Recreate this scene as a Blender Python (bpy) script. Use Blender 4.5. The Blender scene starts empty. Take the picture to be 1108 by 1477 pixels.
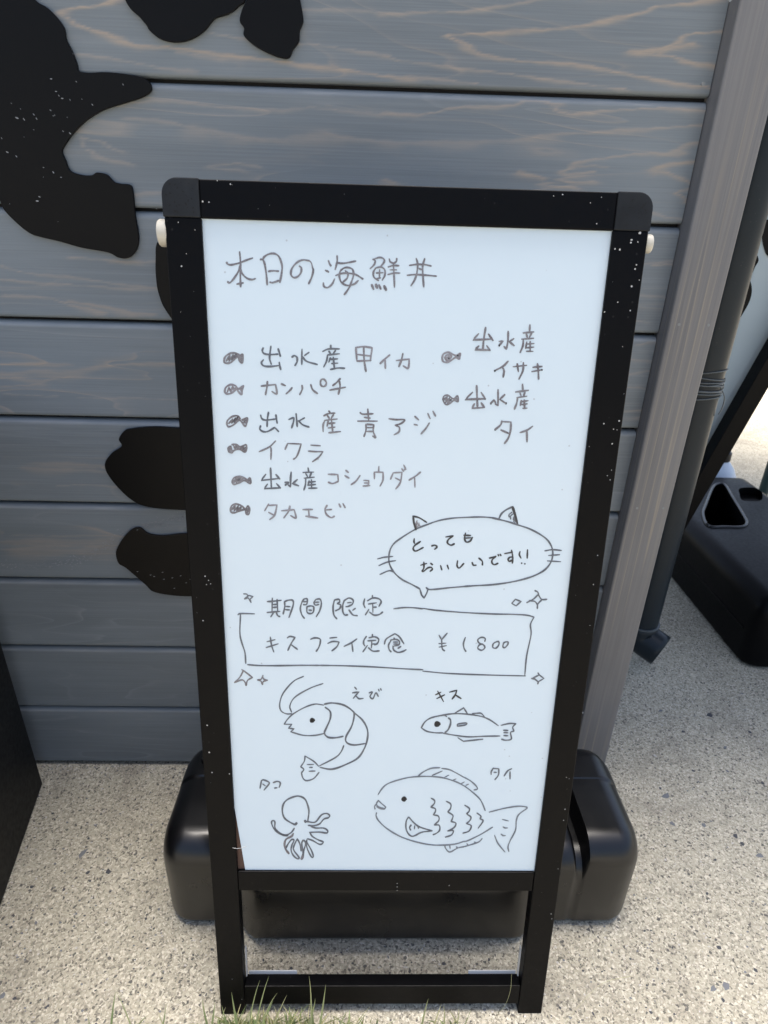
import bpy, bmesh, math, random
import numpy as np
from mathutils import Vector, Matrix
random.seed(7); rng = np.random.default_rng(7)
R = math.radians
scene = bpy.context.scene
COL = scene.collection

# ------------------------------------------------------------------ camera
PW, PH = 1108.0, 1477.0                 # photograph size, used for measuring only
FPX = 900.0
CAM = np.array([-0.46381, -1.02001, 1.13421])
YAW, PITCH, ROLL = 0.029885, -0.450908, 0.030881
fw = np.array([math.sin(YAW)*math.cos(PITCH), math.cos(YAW)*math.cos(PITCH), math.sin(PITCH)])
rt0 = np.array([math.cos(YAW), -math.sin(YAW), 0.0]); up0 = np.cross(rt0, fw)
rt = rt0*math.cos(ROLL)+up0*math.sin(ROLL); up = -rt0*math.sin(ROLL)+up0*math.cos(ROLL)
cd = bpy.data.cameras.new('camera'); cam = bpy.data.objects.new('camera', cd); COL.objects.link(cam)
cam.matrix_world = Matrix(((rt[0], up[0], -fw[0], CAM[0]), (rt[1], up[1], -fw[1], CAM[1]),
                           (rt[2], up[2], -fw[2], CAM[2]), (0, 0, 0, 1)))
cd.sensor_fit = 'VERTICAL'; cd.sensor_height = 36.0; cd.sensor_width = 27.0
cd.lens = 36.0*FPX/PH
cd.clip_start = 0.02; cd.clip_end = 500
cd.dof.use_dof = True; cd.dof.focus_distance = 0.80; cd.dof.aperture_fstop = 11.0
scene.camera = cam

# ------------------------------------------------------------------ light
SUN_EL, SUN_AZ = 78.0, 4.0            # azimuth measured from +Y (behind the wall) towards +X
w = bpy.data.worlds.new('World'); scene.world = w; w.use_nodes = True
nt = w.node_tree; nt.nodes.clear()
sky = nt.nodes.new('ShaderNodeTexSky'); sky.sky_type = 'NISHITA'; sky.sun_disc = False
sky.sun_elevation = R(SUN_EL); sky.sun_rotation = R(SUN_AZ)
sky.air_density = 1.0; sky.dust_density = 4.0; sky.ozone_density = 1.0
bg = nt.nodes.new('ShaderNodeBackground'); bg.inputs['Strength'].default_value = 0.12
wo = nt.nodes.new('ShaderNodeOutputWorld')
nt.links.new(sky.outputs[0], bg.inputs[0]); nt.links.new(bg.outputs[0], wo.inputs[0])
sl = bpy.data.lights.new('sun', 'SUN'); sl.energy = 3.4; sl.angle = R(36); sl.color = (1.0, 0.94, 0.86)
so = bpy.data.objects.new('sun', sl); COL.objects.link(so)
dirv = Vector((math.sin(R(SUN_AZ))*math.cos(R(SUN_EL)), math.cos(R(SUN_AZ))*math.cos(R(SUN_EL)), math.sin(R(SUN_EL))))
so.rotation_euler = dirv.to_track_quat('Z', 'Y').to_euler()
so.location = (0, 0, 5)
scene.view_settings.view_transform = 'Standard'; scene.view_settings.look = 'None'
scene.view_settings.gamma = 1.0; scene.view_settings.use_curve_mapping = False
scene.view_settings.exposure = 1.42

# ------------------------------------------------------------------ measuring helpers
def U(px, py, p0, n):
    d = fw + rt*((px-PW/2)/FPX) - up*((py-PH/2)/FPX); n = np.asarray(n, float)
    return CAM + d*(((np.asarray(p0, float)-CAM)@n)/(d@n))
def onwall(px, py, Y=0.0): return U(px, py, (0, Y, 0), (0, 1, 0))
def onground(px, py, z=0.0): return U(px, py, (0, 0, z), (0, 0, 1))
# leaning frame of the sign: origin at lower left corner, ux along its width, vv up its slope, nn back
BO = np.array([-0.67735, -0.48334, 0.0]); BA, BT = -0.00083, 0.153795
ux = np.array([math.cos(BA), math.sin(BA), 0.0]); nh = np.array([-math.sin(BA), math.cos(BA), 0.0])
vv = np.array([0, 0, math.cos(BT)]) + nh*math.sin(BT)
nn = -np.cross(ux, vv); nn = nn if nn[1] > 0 else -nn
def BP(s, h, d=0.0): return BO + ux*s + vv*h + nn*d
def B(px, py, d=0.0):
    X = U(px, py, BO+nn*d, nn)-BO
    return X@ux, X@vv

# ------------------------------------------------------------------ object helpers
def link(o, parent=None):
    COL.objects.link(o)
    if parent is not None: o.parent = parent
    return o
def wloc(o):
    v = Vector((0, 0, 0))
    while o is not None: v += o.location; o = o.parent
    return np.array(v)
def empty(name, loc, label, cat, group=None):
    o = bpy.data.objects.new(name, None); o.location = loc; COL.objects.link(o)
    o.empty_display_size = 0.05
    tag(o, label, cat, group); return o
def tag(o, label=None, cat=None, group=None, kind=None):
    if label: o['label'] = label
    if cat: o['category'] = cat
    if group: o['group'] = group
    if kind: o['kind'] = kind
    return o
def mk(name, verts, faces, mat, parent=None, smooth=False, loc=None, bevel=0, seg=2, angle=None):
    """world-space vertices -> one mesh object; its origin sits at its parent's base (or loc)"""
    base = np.zeros(3)
    if parent is not None: base = wloc(parent)
    off = base if loc is None else np.asarray(loc, float)
    me = bpy.data.meshes.new(name)
    me.from_pydata([tuple(np.asarray(v, float)-off) for v in verts], [], [tuple(f) for f in faces])
    me.validate(); me.update()
    o = bpy.data.objects.new(name, me)
    if mat: me.materials.append(mat)
    link(o, parent); o.location = tuple(off-base)
    if bevel:
        b = o.modifiers.new('bevel', 'BEVEL'); b.width = bevel; b.segments = seg; b.limit_method = 'ANGLE'; b.angle_limit = R(40)
    if smooth:
        for p in me.polygons: p.use_smooth = True
        if angle:
            try: me.set_sharp_from_angle(angle=R(angle))
            except Exception: pass
    return o
BOXF = [(0, 3, 2, 1), (4, 5, 6, 7), (0, 1, 5, 4), (1, 2, 6, 5), (2, 3, 7, 6), (3, 0, 4, 7)]
def boxv(f, a, b):
    (x0, y0, z0), (x1, y1, z1) = a, b
    return [f(x, y, z) for z in (z0, z1) for x, y in ((x0, y0), (x1, y0), (x1, y1), (x0, y1))]
ID = lambda x, y, z: np.array([x, y, z])
def box(name, a, b, mat, parent=None, f=ID, bevel=0.0, **k):
    return mk(name, boxv(f, a, b), BOXF, mat, parent, bevel=bevel, **k)
SIGNF = lambda s, d, h: BP(s, h, d)
def fixn(o):
    bm = bmesh.new(); bm.from_mesh(o.data); bmesh.ops.recalc_face_normals(bm, faces=bm.faces); bm.to_mesh(o.data); bm.free(); return o
def crom(pts, n=6, closed=False):
    p = [np.asarray(q, float) for q in pts]
    if len(p) < 3: return p
    P = ([p[-1]]+p+[p[0], p[1]]) if closed else ([2*p[0]-p[1]]+p+[2*p[-1]-p[-2]])
    out = []
    for i in range(1, len(P)-2):
        a, b, c, d = P[i-1:i+3]
        for k in range(n):
            t = k/n
            out.append(0.5*((2*b)+(c-a)*t+(2*a-5*b+4*c-d)*t*t+(3*b-a-3*c+d)*t**3))
    if not closed: out.append(p[-1])
    return out
def tubev(pts, rad, seg=10, cap=True):
    pts = [np.asarray(p, float) for p in pts]; V = []; F = []; n = len(pts)
    rr = rad if hasattr(rad, '__len__') else [rad]*n
    prev = None
    for i, p in enumerate(pts):
        t = pts[min(i+1, n-1)]-pts[max(i-1, 0)]; t = t/np.linalg.norm(t)
        if prev is None:
            a = np.array([0, 0, 1.0]) if abs(t[2]) < .9 else np.array([1.0, 0, 0])
            u = np.cross(a, t)
        else: u = prev-t*(prev@t)
        u /= np.linalg.norm(u); prev = u; v = np.cross(t, u)
        for k in range(seg):
            an = 2*math.pi*k/seg; V.append(p+(u*math.cos(an)+v*math.sin(an))*rr[i])
    for i in range(n-1):
        for k in range(seg):
            F.append((i*seg+k, i*seg+(k+1) % seg, (i+1)*seg+(k+1) % seg, (i+1)*seg+k))
    if cap: F.append(tuple(range(seg))[::-1]); F.append(tuple((n-1)*seg+k for k in range(seg)))
    return V, F
def joinvf(lst):
    V = []; F = []
    for v, f in lst:
        o = len(V); V += list(v); F += [tuple(i+o for i in q) for q in f]
    return V, F

# ------------------------------------------------------------------ materials
class NT:
    def __init__(s, name):
        s.m = bpy.data.materials.new(name); s.m.use_nodes = True; s.t = s.m.node_tree
        s.b = s.t.nodes['Principled BSDF']; s.tc = s.t.nodes.new('ShaderNodeTexCoord')
    def n(s, typ, **k):
        x = s.t.nodes.new('ShaderNode'+typ)
        for a, v in k.items(): setattr(x, a, v)
        return x
    def l(s, a, b): s.t.links.new(a, b)
    def mapping(s, scale=(1, 1, 1), src=None, loc=(0, 0, 0)):
        m = s.n('Mapping'); m.inputs['Scale'].default_value = scale; m.inputs['Location'].default_value = loc
        s.l(src or s.tc.outputs['Object'], m.inputs['Vector']); return m.outputs[0]
    def noise(s, vec, scale, detail=4, rough=.55, dist=0):
        x = s.n('TexNoise'); s.l(vec, x.inputs['Vector']); x.inputs['Scale'].default_value = scale
        x.inputs['Detail'].default_value = detail; x.inputs['Roughness'].default_value = rough
        x.inputs['Distortion'].default_value = dist; return x.outputs['Fac']
    def ramp(s, fac, stops, interp='LINEAR'):
        x = s.n('ValToRGB'); x.color_ramp.interpolation = interp; e = x.color_ramp.elements
        while len(e) < len(stops): e.new(.5)
        for q, (p, c) in zip(e, stops):
            q.position = p; q.color = (c, c, c, 1) if not hasattr(c, '__len__') else (*c, 1)
        s.l(fac, x.inputs[0]); return x.outputs[0]
    def mix(s, fac, a, b, mode='MIX'):
        x = s.n('MixRGB', blend_type=mode)
        for sock, v in ((x.inputs[0], fac), (x.inputs[1], a), (x.inputs[2], b)):
            if isinstance(v, (int, float)): sock.default_value = v
            elif isinstance(v, tuple): sock.default_value = (*v, 1)
            else: s.l(v, sock)
        return x.outputs[0]
    def math(s, op, a, b=None, clamp=False):
        x = s.n('Math', operation=op, use_clamp=clamp)
        for i, v in enumerate((a, b)):
            if v is None: continue
            if isinstance(v, (int, float)): x.inputs[i].default_value = v
            else: s.l(v, x.inputs[i])
        return x.outputs[0]
    def bump(s, h, strength=.3, dist=.001):
        x = s.n('Bump'); x.inputs['Strength'].default_value = strength; x.inputs['Distance'].default_value = dist
        s.l(h, x.inputs['Height']); s.l(x.outputs[0], s.b.inputs['Normal'])
    def col(s, v): s.b.inputs['Base Color'].default_value = (*v, 1) if isinstance(v, tuple) else s.b.inputs['Base Color'].default_value; \
        (None if isinstance(v, tuple) else s.l(v, s.b.inputs['Base Color']))
    def rough(s, v):
        if isinstance(v, (int, float)): s.b.inputs['Roughness'].default_value = v
        else: s.l(v, s.b.inputs['Roughness'])

def wood_mat(name, base, light, orange, axis='x', traced=True, gen=0.55):
    k = NT(name)
    oi = k.n('ObjectInfo')
    cx = k.n('CombineXYZ'); k.l(k.math('MULTIPLY', oi.outputs['Random'], 37.0), cx.inputs[0])
    k.l(k.math('MULTIPLY', oi.outputs['Random'], 11.0), cx.inputs[2])
    ad = k.n('VectorMath', operation='ADD'); k.l(k.tc.outputs['Object'], ad.inputs[0]); k.l(cx.outputs[0], ad.inputs[1])
    src = ad.outputs[0]
    S = (lambda a, b: (a, b, b)) if axis == 'x' else (lambda a, b: (b, b, a))
    fine = k.noise(k.mapping(S(4, 420), src), 1.0, 3, .6)
    mid = k.noise(k.mapping(S(2.2, 60), src), 1.0, 4, .6)
    blot = k.noise(k.mapping(S(1.2, 6), src), 1.6, 3, .5)
    # growth rings: stretched noise cut into thin contour lines
    ring = k.noise(k.mapping(S(0.9, 9.0) if axis == 'x' else S(.22, 26.0), src), 1.0, 3 if axis == 'x' else 1, .45, .4 if axis == 'x' else .05)
    fr = k.math('FRACT', k.math('MULTIPLY', ring, 15.0 if axis == 'x' else 10.0))
    line = k.ramp(fr, [(0.0, 0.0), (.04, 1.0), (.12, .35), (.34, 0.0)])
    mask = k.ramp(k.noise(k.mapping(S(2.0, 5), src), 1.0, 2), [(.42, 0.0), (.66, 1.0)])
    gl = k.math('MULTIPLY', k.math('MULTIPLY', line, mask), gen)
    dark = tuple(c*.74 for c in base)
    c0 = k.mix(k.ramp(blot, [(.3, 0.0), (.7, 1.0)]), dark, base)
    c1 = k.mix(k.math('MULTIPLY', k.ramp(mid, [(.35, 0.0), (.75, 1.0)]), .20), c0, light)
    c2 = k.mix(k.math('MULTIPLY', k.ramp(fine, [(.45, 0.0), (.8, 1.0)]), .35), c1, light)
    c2 = k.mix(k.math('MULTIPLY', k.ramp(fine, [(.2, 1.0), (.42, 0.0)]), .25), c2, tuple(c*.5 for c in base))
    if traced:
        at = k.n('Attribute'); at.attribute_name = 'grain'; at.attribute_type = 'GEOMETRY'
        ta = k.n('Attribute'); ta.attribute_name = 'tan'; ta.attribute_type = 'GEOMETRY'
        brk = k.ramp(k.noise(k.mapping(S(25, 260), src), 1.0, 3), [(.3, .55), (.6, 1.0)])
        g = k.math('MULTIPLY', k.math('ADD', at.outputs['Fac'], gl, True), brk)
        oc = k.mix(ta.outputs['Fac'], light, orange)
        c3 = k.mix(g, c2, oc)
        hh = k.math('ADD', g, fine)
    else:
        c3 = k.mix(gl, c2, orange); hh = k.math('ADD', gl, fine)
    k.col(c3)
    k.rough(k.ramp(fine, [(.3, .42), (.7, .6)]))
    k.b.inputs['Specular IOR Level'].default_value = .4
    k.bump(hh, .35, .0006)
    return k.m
M = {}
M['plank'] = wood_mat('stained plank', (.186, .212, .230), (.272, .295, .310), (.40, .315, .235))
M['post'] = wood_mat('stained post', (.165, .162, .164), (.255, .246, .236), (.31, .265, .205), axis='z', traced=False, gen=.8)

def plastic(name, c, r=.4, var=.1, scale=60, spec=.5, speck=0.0, coat=0):
    k = NT(name)
    n1 = k.noise(k.mapping(), scale, 5); n2 = k.noise(k.mapping(), scale*.12, 3)
    a = k.mix(k.ramp(n2, [(.3, 0.0), (.7, 1.0)]), tuple(x*(1-var*2) for x in c), tuple(x*(1+var*2) for x in c))
    if speck:
        vor = k.n('TexVoronoi'); k.l(k.mapping(), vor.inputs['Vector']); vor.inputs['Scale'].default_value = 90
        k2 = k.math('MULTIPLY', k.math('LESS_THAN', vor.outputs['Distance'], .10), k.math('GREATER_THAN', n2, .52))
        a = k.mix(k.math('MULTIPLY', k2, speck), a, (.35, .34, .33))
    dust = k.ramp(k.noise(k.mapping((1, 1, 1)), 14, 6, .75), [(.5, 0.0), (.85, 1.0)])
    a = k.mix(k.math('MULTIPLY', dust, var*.22), a, (.20, .20, .19))
    k.col(a); k.rough(k.ramp(n1, [(.3, r-.06), (.7, r+.08)]))
    k.b.inputs['Specular IOR Level'].default_value = spec
    k.b.inputs['Coat Weight'].default_value = coat
    k.bump(n1, .08, .0004)
    return k.m
M['frame'] = plastic('black painted aluminium', (.0012, .0012, .0017), .42, .015, 140, .10, .03)
M['cap'] = plastic('dull black corner plastic', (.009, .0105, .0125), .5, .4, 60, .25)
M['tank'] = plastic('black blow moulded plastic', (.0020, .0020, .0026), .30, .04, 12, .5)
M['tank2'] = plastic('dull black moulded plastic', (.0018, .0019, .0024), .42, .05, 120, .12)
M['cutout'] = plastic('black sheet metal', (.0014, .0014, .0019), .42, .02, 300, .15)
M['cutout_worn'] = plastic('weathered dark sheet metal', (.009, .0075, .006), .5, .05, 200, .15)
M['box'] = plastic('matte black board', (.005, .005, .0055), .55, .1, 120, .25)
M['knob'] = plastic('ivory plastic', (.50, .47, .40), .45, .05, 60)
M['pipe'] = plastic('dark grey pvc', (.014, .020, .025), .34, .02, 200, .22, .05)
M['pale'] = plastic('pale grey painted wall', (.43, .51, .55), .6, .04, 30, .3)
M['green'] = plastic('dark green paint', (.02, .045, .042), .4, .1, 60, .4)
M['jug'] = plastic('white translucent plastic', (.62, .68, .76), .35, .03, 20, .5)
M['backing'] = plastic('brown hardboard', (.085, .048, .035), .7, .2, 120, .3)
M['silver'] = NT('bright zinc steel').m
b = M['silver'].node_tree.nodes['Principled BSDF']; b.inputs['Metallic'].default_value = .35; b.inputs['Base Color'].default_value = (.72, .73, .74, 1); b.inputs['Roughness'].default_value = .22
M['wire'] = plastic('grey coated wire', (.10, .115, .12), .35, .1)
M['knobd'] = plastic('weathered nail', (.20, .21, .21), .5, .1)
M['speck'] = plastic('white paint speck', (.42, .42, .41), .6, .05)
M['drip'] = plastic('dried whitish water mark', (.24, .25, .26), .5, .2)

k = NT('whiteboard sheet')
sm = k.noise(k.mapping((1, 1, 1.6)), 55, 6, .72, .1); sm2 = k.noise(k.mapping((1, 1, 1)), 5, 3, .5)
smf = k.math('MULTIPLY', k.ramp(sm, [(.60, 0.0), (.74, 1.0)]), k.ramp(sm2, [(.55, 0.0), (.68, 1.0)]))
a = k.mix(k.math('MULTIPLY', smf, .22), (.555, .645, .705), (.38, .42, .46))
dots = k.n('TexVoronoi'); k.l(k.mapping(), dots.inputs['Vector']); dots.inputs['Scale'].default_value = 42
df = k.math('MULTIPLY', k.math('LESS_THAN', dots.outputs['Distance'], .045), k.math('GREATER_THAN', sm2, .5))
a = k.mix(k.math('MULTIPLY', df, .45), a, (.25, .25, .27))
k.col(a); k.rough(k.ramp(sm, [(.4, .24), (.7, .27)])); k.b.inputs['Specular IOR Level'].default_value = .5
M['white'] = k.m
def ink(name, c, lo=.7):
    k = NT(name); n = k.noise(k.mapping(), 900, 3, .6); n2 = k.noise(k.mapping(), 60, 3)
    f = k.math('MULTIPLY', k.ramp(n, [(.35, 1.0), (.7, 0.0)]), 1-lo)
    f = k.math('ADD', f, k.math('MULTIPLY', k.ramp(n2, [(.35, 1.0), (.65, 0.0)]), (1-lo)*.7), True)
    k.col(k.mix(f, c, (.42, .44, .47))); k.rough(.45); return k.m
M['brown'] = ink('faded brown black marker', (.060, .042, .050))
M['light'] = ink('half dry marker', (.12, .098, .115), .7)
M['slate'] = ink('thin slate marker', (.045, .055, .075), .85)
M['thin'] = ink('thin faded marker', (.085, .105, .135), .85)
M['ink'] = ink('fresh black marker', (.010, .010, .014), .95)

# ground
k = NT('exposed aggregate concrete')
v = k.mapping()
wn = k.n('TexNoise'); k.l(v, wn.inputs['Vector']); wn.inputs['Scale'].default_value = 150; wn.inputs['Detail'].default_value = 2
wv = k.mix(.004, v, wn.outputs['Color'], 'LINEAR_LIGHT')
def vor(scale, feat='F1'):
    x = k.n('TexVoronoi', feature=feat); k.l(wv, x.inputs['Vector']); x.inputs['Scale'].default_value = scale; return x
v1 = vor(330); v2 = vor(330); v3 = vor(150); v4 = vor(62)
sp = k.n('SeparateColor'); k.l(v1.outputs['Color'], sp.inputs[0])
sp2 = k.n('SeparateColor'); k.l(v2.outputs['Color'], sp2.inputs[0])
sp3 = k.n('SeparateColor'); k.l(v3.outputs['Color'], sp3.inputs[0])
big = k.noise(v, 2.6, 5, .6); med = k.noise(v, 22, 4, .6); fin = k.noise(v, 520, 3, .7)
c = k.mix(k.ramp(big, [(.3, 0.0), (.7, 1.0)]), (.315, .290, .240), (.400, .375, .318))
c = k.mix(k.math('MULTIPLY', k.ramp(med, [(.35, 1.0), (.6, 0.0)]), .15), c, (.22, .185, .15))
grain = k.ramp(sp.outputs[0], [(0.0, (.07, .068, .06)), (.14, (.16, .15, .128)), (.30, (.32, .30, .25)), (.60, (.43, .40, .335)), (.84, (.56, .53, .455)), (1.0, (.70, .68, .61))])
c = k.mix(.42, c, grain)
c = k.mix(k.math('MULTIPLY', k.math('LESS_THAN', sp2.outputs[1], .10), .72), c, (.07, .066, .06))
c = k.mix(k.math('MULTIPLY', k.math('GREATER_THAN', sp2.outputs[0], .88), .40), c, (.60, .56, .50))
ds = k.math('MULTIPLY', k.math('LESS_THAN', sp3.outputs[0], .075), k.math('LESS_THAN', v3.outputs['Distance'], .40))
c = k.mix(k.math('MULTIPLY', ds, .85), c, (.055, .055, .06))
c = k.mix(k.math('MULTIPLY', k.ramp(fin, [(.3, 1.0), (.5, 0.0)]), .35), c, (.13, .115, .10))
c = k.mix(1.0, c, (1.30, 1.28, 1.19), 'MULTIPLY')
st_ = k.ramp(k.noise(k.mapping((1, 1, 1), loc=(3.1, 1.7, 0)), 4.5, 6, .68, .8), [(.50, 0.0), (.66, 1.0)])
c = k.mix(k.math('MULTIPLY', st_, .34), c, (.17, .15, .12))
st2 = k.ramp(k.noise(k.mapping((1, 1, 1), loc=(7.3, .4, 0)), 14, 5, .7, .4), [(.56, 0.0), (.72, 1.0)])
c = k.mix(k.math('MULTIPLY', st2, .25), c, (.12, .11, .095))
k.col(c); k.rough(.88); k.b.inputs['Specular IOR Level'].default_value = .3
hgt = k.math('ADD', k.math('MULTIPLY', v1.outputs['Distance'], -1.0), k.math('MULTIPLY', fin, .8))
k.bump(hgt, .8, .0022)
M['ground'] = k.m
def stone_mat(name, c):
    k = NT(name); n = k.noise(k.mapping(), 300, 4, .6)
    k.col(k.mix(k.ramp(n, [(.3, 0.0), (.7, 1.0)]), tuple(x*.7 for x in c), tuple(x*1.3 for x in c))); k.rough(.6); k.bump(n, .4, .0008); return k.m
M['stoned'] = stone_mat('dark stone', (.045, .047, .055)); M['stoneg'] = stone_mat('grey stone', (.15, .155, .165)); M['stonel'] = stone_mat('pale stone', (.5, .47, .43))
k = NT('grass blade'); oi = k.n('Attribute'); oi.attribute_name = 'tint'; oi.attribute_type = 'GEOMETRY'
k.col(k.mix(oi.outputs['Fac'], (.13, .23, .06), (.50, .46, .24))); k.rough(.5)
k.b.inputs['Subsurface Weight'].default_value = 0.0
M['grass'] = k.m
k = NT('wall core'); k.col((.004, .004, .005)); k.rough(.9); M['core'] = k.m

# ------------------------------------------------------------------ ground
GND = mk('pavement', [(-200, -200, 0), (200, -200, 0), (200, 200, 0), (-200, 200, 0)], [(0, 1, 2, 3)], M['ground'])
tag(GND, kind='structure')

# ------------------------------------------------------------------ plank wall
PITCHZ, Z8 = 0.15966, 0.16672
WALL = empty('plank_wall', (-0.8, 0, 0), 'grey stained wooden plank wall with orange grain behind the menu board', 'wall')
def zig(s, x0=0.0, y0=0.0, sc=1.0):
    out = []
    for part in s.split(';'):
        part = part.strip()
        if not part: continue
        st = part.startswith('!'); part = part.lstrip('!')
        out.append((st, [(x0+float(a.split(',')[0])/sc, y0+float(a.split(',')[1])/sc) for a in part.split()]))
    return out
# traced grain: (x0, y0, scale, width m, strength, tan, strokes)
GR = [
 (0, 0, 2, .0040, .85, .95, "170,40 205,24 250,18 300,10 345,-6; 172,42 210,62 250,80 320,102 400,130 480,136 560,145 700,165 850,182 1000,202 1108,217 1180,226"),
 (0, 0, 2, .0026, .55, .7, "225,155 330,170 450,192 560,206; 620,95 690,110 800,120 900,128 1000,142 1108,157; 880,25 1000,28 1108,36; 500,150 640,168 760,176"),
 (554, 0, 2, .0028, .65, .8, "0,38 130,35 250,30 340,18 400,4 480,-6; 0,160 60,177 150,187 300,207 400,217 500,232 620,248 700,256; 0,215 150,227 260,238"),
 (554, 0, 2, .0036, .80, .95, "188,102 300,93 450,85 560,75 650,55 730,38 790,20 900,5 960,-4; 188,104 240,134 290,158 360,170 470,180 560,186 650,202 740,221 850,240 960,256"),
 (554, 0, 2, .0038, .75, 1.0, "710,148 800,140 850,116 890,96 950,90 1000,85; 712,150 820,160 880,180 960,190; 790,152 850,132 885,128"),
 (0, 0, 2, .0030, .50, .65, "330,298 500,290 650,310 800,316 900,311 1000,319 1108,331; 350,340 450,345 550,365 650,386 720,404"),
 (0, 0, 2, .0095, .42, .75, "700,396 800,404 860,398 950,392 1040,402 1108,410; 560,372 640,384 710,394"),
 (554, 0, 2, .0075, .42, .75, "0,408 150,412 300,408 400,400 480,392"),
 (0, 0, 2, .0035, .50, .75, "232,396 300,412 345,434; 232,398 260,440 310,460 372,470; 610,478 680,472 750,482; 620,484 700,490; 330,570 390,560 455,554"),
 (554, 0, 2, .0030, .75, .75, "0,326 100,331 200,311 320,306 378,302 400,290 480,300 530,326 640,320 760,311 950,318; 378,296 440,290 500,298"),
 (554, 0, 2, .0036, .62, .8, "400,400 480,389 600,380 750,372 945,358"),
 (554, 0, 2, .0032, .62, .85, "832,432 880,416 945,405; 832,434 860,442 700,446 580,464 524,486 532,502 600,496; 560,478 640,480; 460,530 530,524 600,524; 460,538 560,540"),
 (554, 0, 2, .0050, .70, 1.0, "780,490 830,472 925,460; 780,490 850,512 895,532 852,556 872,580; 400,498 450,512; 0,520 20,528"),
 (554, 0, 2, .0026, .60, .8, "770,612 830,628 885,633; 770,765 875,756"),
 (0, 0, 2, .0028, .55, .75, "0,765 80,786 200,800 330,816 452,832; 0,806 200,821 440,836; 0,850 150,862 240,890 300,905; 330,756 452,752; 200,740 330,752"),
 (0, 0, 2, .0050, .55, 1.0, "200,868 280,880 330,892 380,904 440,905; 210,880 290,900; 330,756 400,754"),
 (0, 500, 2.4625, .0100, .42, .9, "-60,90 40,95 150,85 250,92 330,75"),
 (0, 500, 2.4625, .0045, .50, .95, "0,62 120,60 250,62; 60,110 150,122 240,105; 330,72 450,62 630,58; 20,140 140,132"),
 (0, 500, 2.4625, .0022, .50, .6, "280,180 440,182 622,187; 200,494 300,490 410,497; 20,168 200,176"),
 (0, 500, 2.4625, .0080, .32, 1.0, "110,412 250,418 390,424; 90,430 240,436 350,440"),
 (0, 500, 2.4625, .0160, .30, 1.0, "30,690 200,692 400,690; 60,720 250,724 380,712"),
 (0, 500, 2.4625, .0022, .35, .9, "60,668 220,672 420,668; 40,702 240,700 380,702; 80,738 230,742"),
 (0, 500, 2.4625, .0020, .40, .5, "340,1074 400,1078 500,1072; 340,1294 420,1296 560,1292"),
 (808, 250, 3.283, .0025, .45, .7, "440,190 520,205 600,214; 380,430 470,420 570,410; 370,575 450,580 510,592; 360,700 430,705; 350,810 480,795; 330,880 460,890; 320,950 440,935; 310,1010 430,1020; 290,1130 400,1120"),
]
segs = []
for x0, y0, sc, wd, st, ta, s in GR:
    for _, pts in zig(s, x0, y0, sc):
        q = crom([np.array(p) for p in pts], 4)
        q = [onwall(*p) for p in q]
        segs.append(([(a[0], a[2]) for a in q], wd, st, ta))
def grain_at(x, z):
    g = np.zeros_like(x); t = np.zeros_like(x)
    xw = x + .004*np.sin(z*410+x*9); zw = z + .0005*np.sin(x*61+z*90)+.0004*np.sin(x*233+1.3)
    for si, (q, wd, st, ta) in enumerate(segs):
        z0_ = si*1.7; q = np.array(q); st = st*1.0; lo = q.min(0)-.03; hi = q.max(0)+.03
        m = (xw > lo[0]) & (xw < hi[0]) & (zw > lo[1]) & (zw < hi[1])
        if not m.any(): continue
        X, Z = xw[m], zw[m]; best = np.full(X.shape, 1e9); side = np.zeros(X.shape)
        for a, b_ in zip(q[:-1], q[1:]):
            d = b_-a; L = d@d+1e-12; u = np.clip(((X-a[0])*d[0]+(Z-a[1])*d[1])/L, 0, 1)
            dx = (X-a[0]-u*d[0])*.45; dz = Z-a[1]-u*d[1]; dd = np.hypot(dx, dz)
            k_ = dd < best; best = np.where(k_, dd, best); side = np.where(k_, dz, side)
        ww = np.where(side > 0, wd*.34, wd*.85)*(1+.45*np.sin(X*47+z0_))     # crisp upper edge, soft lower edge
        val = st*np.exp(-(best/ww)**2)
        o_ = g[m]; tt = t[m]; up_ = val > o_
        g[m] = np.where(up_, val, o_); t[m] = np.where(up_, ta, tt)
    return g, t
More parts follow.
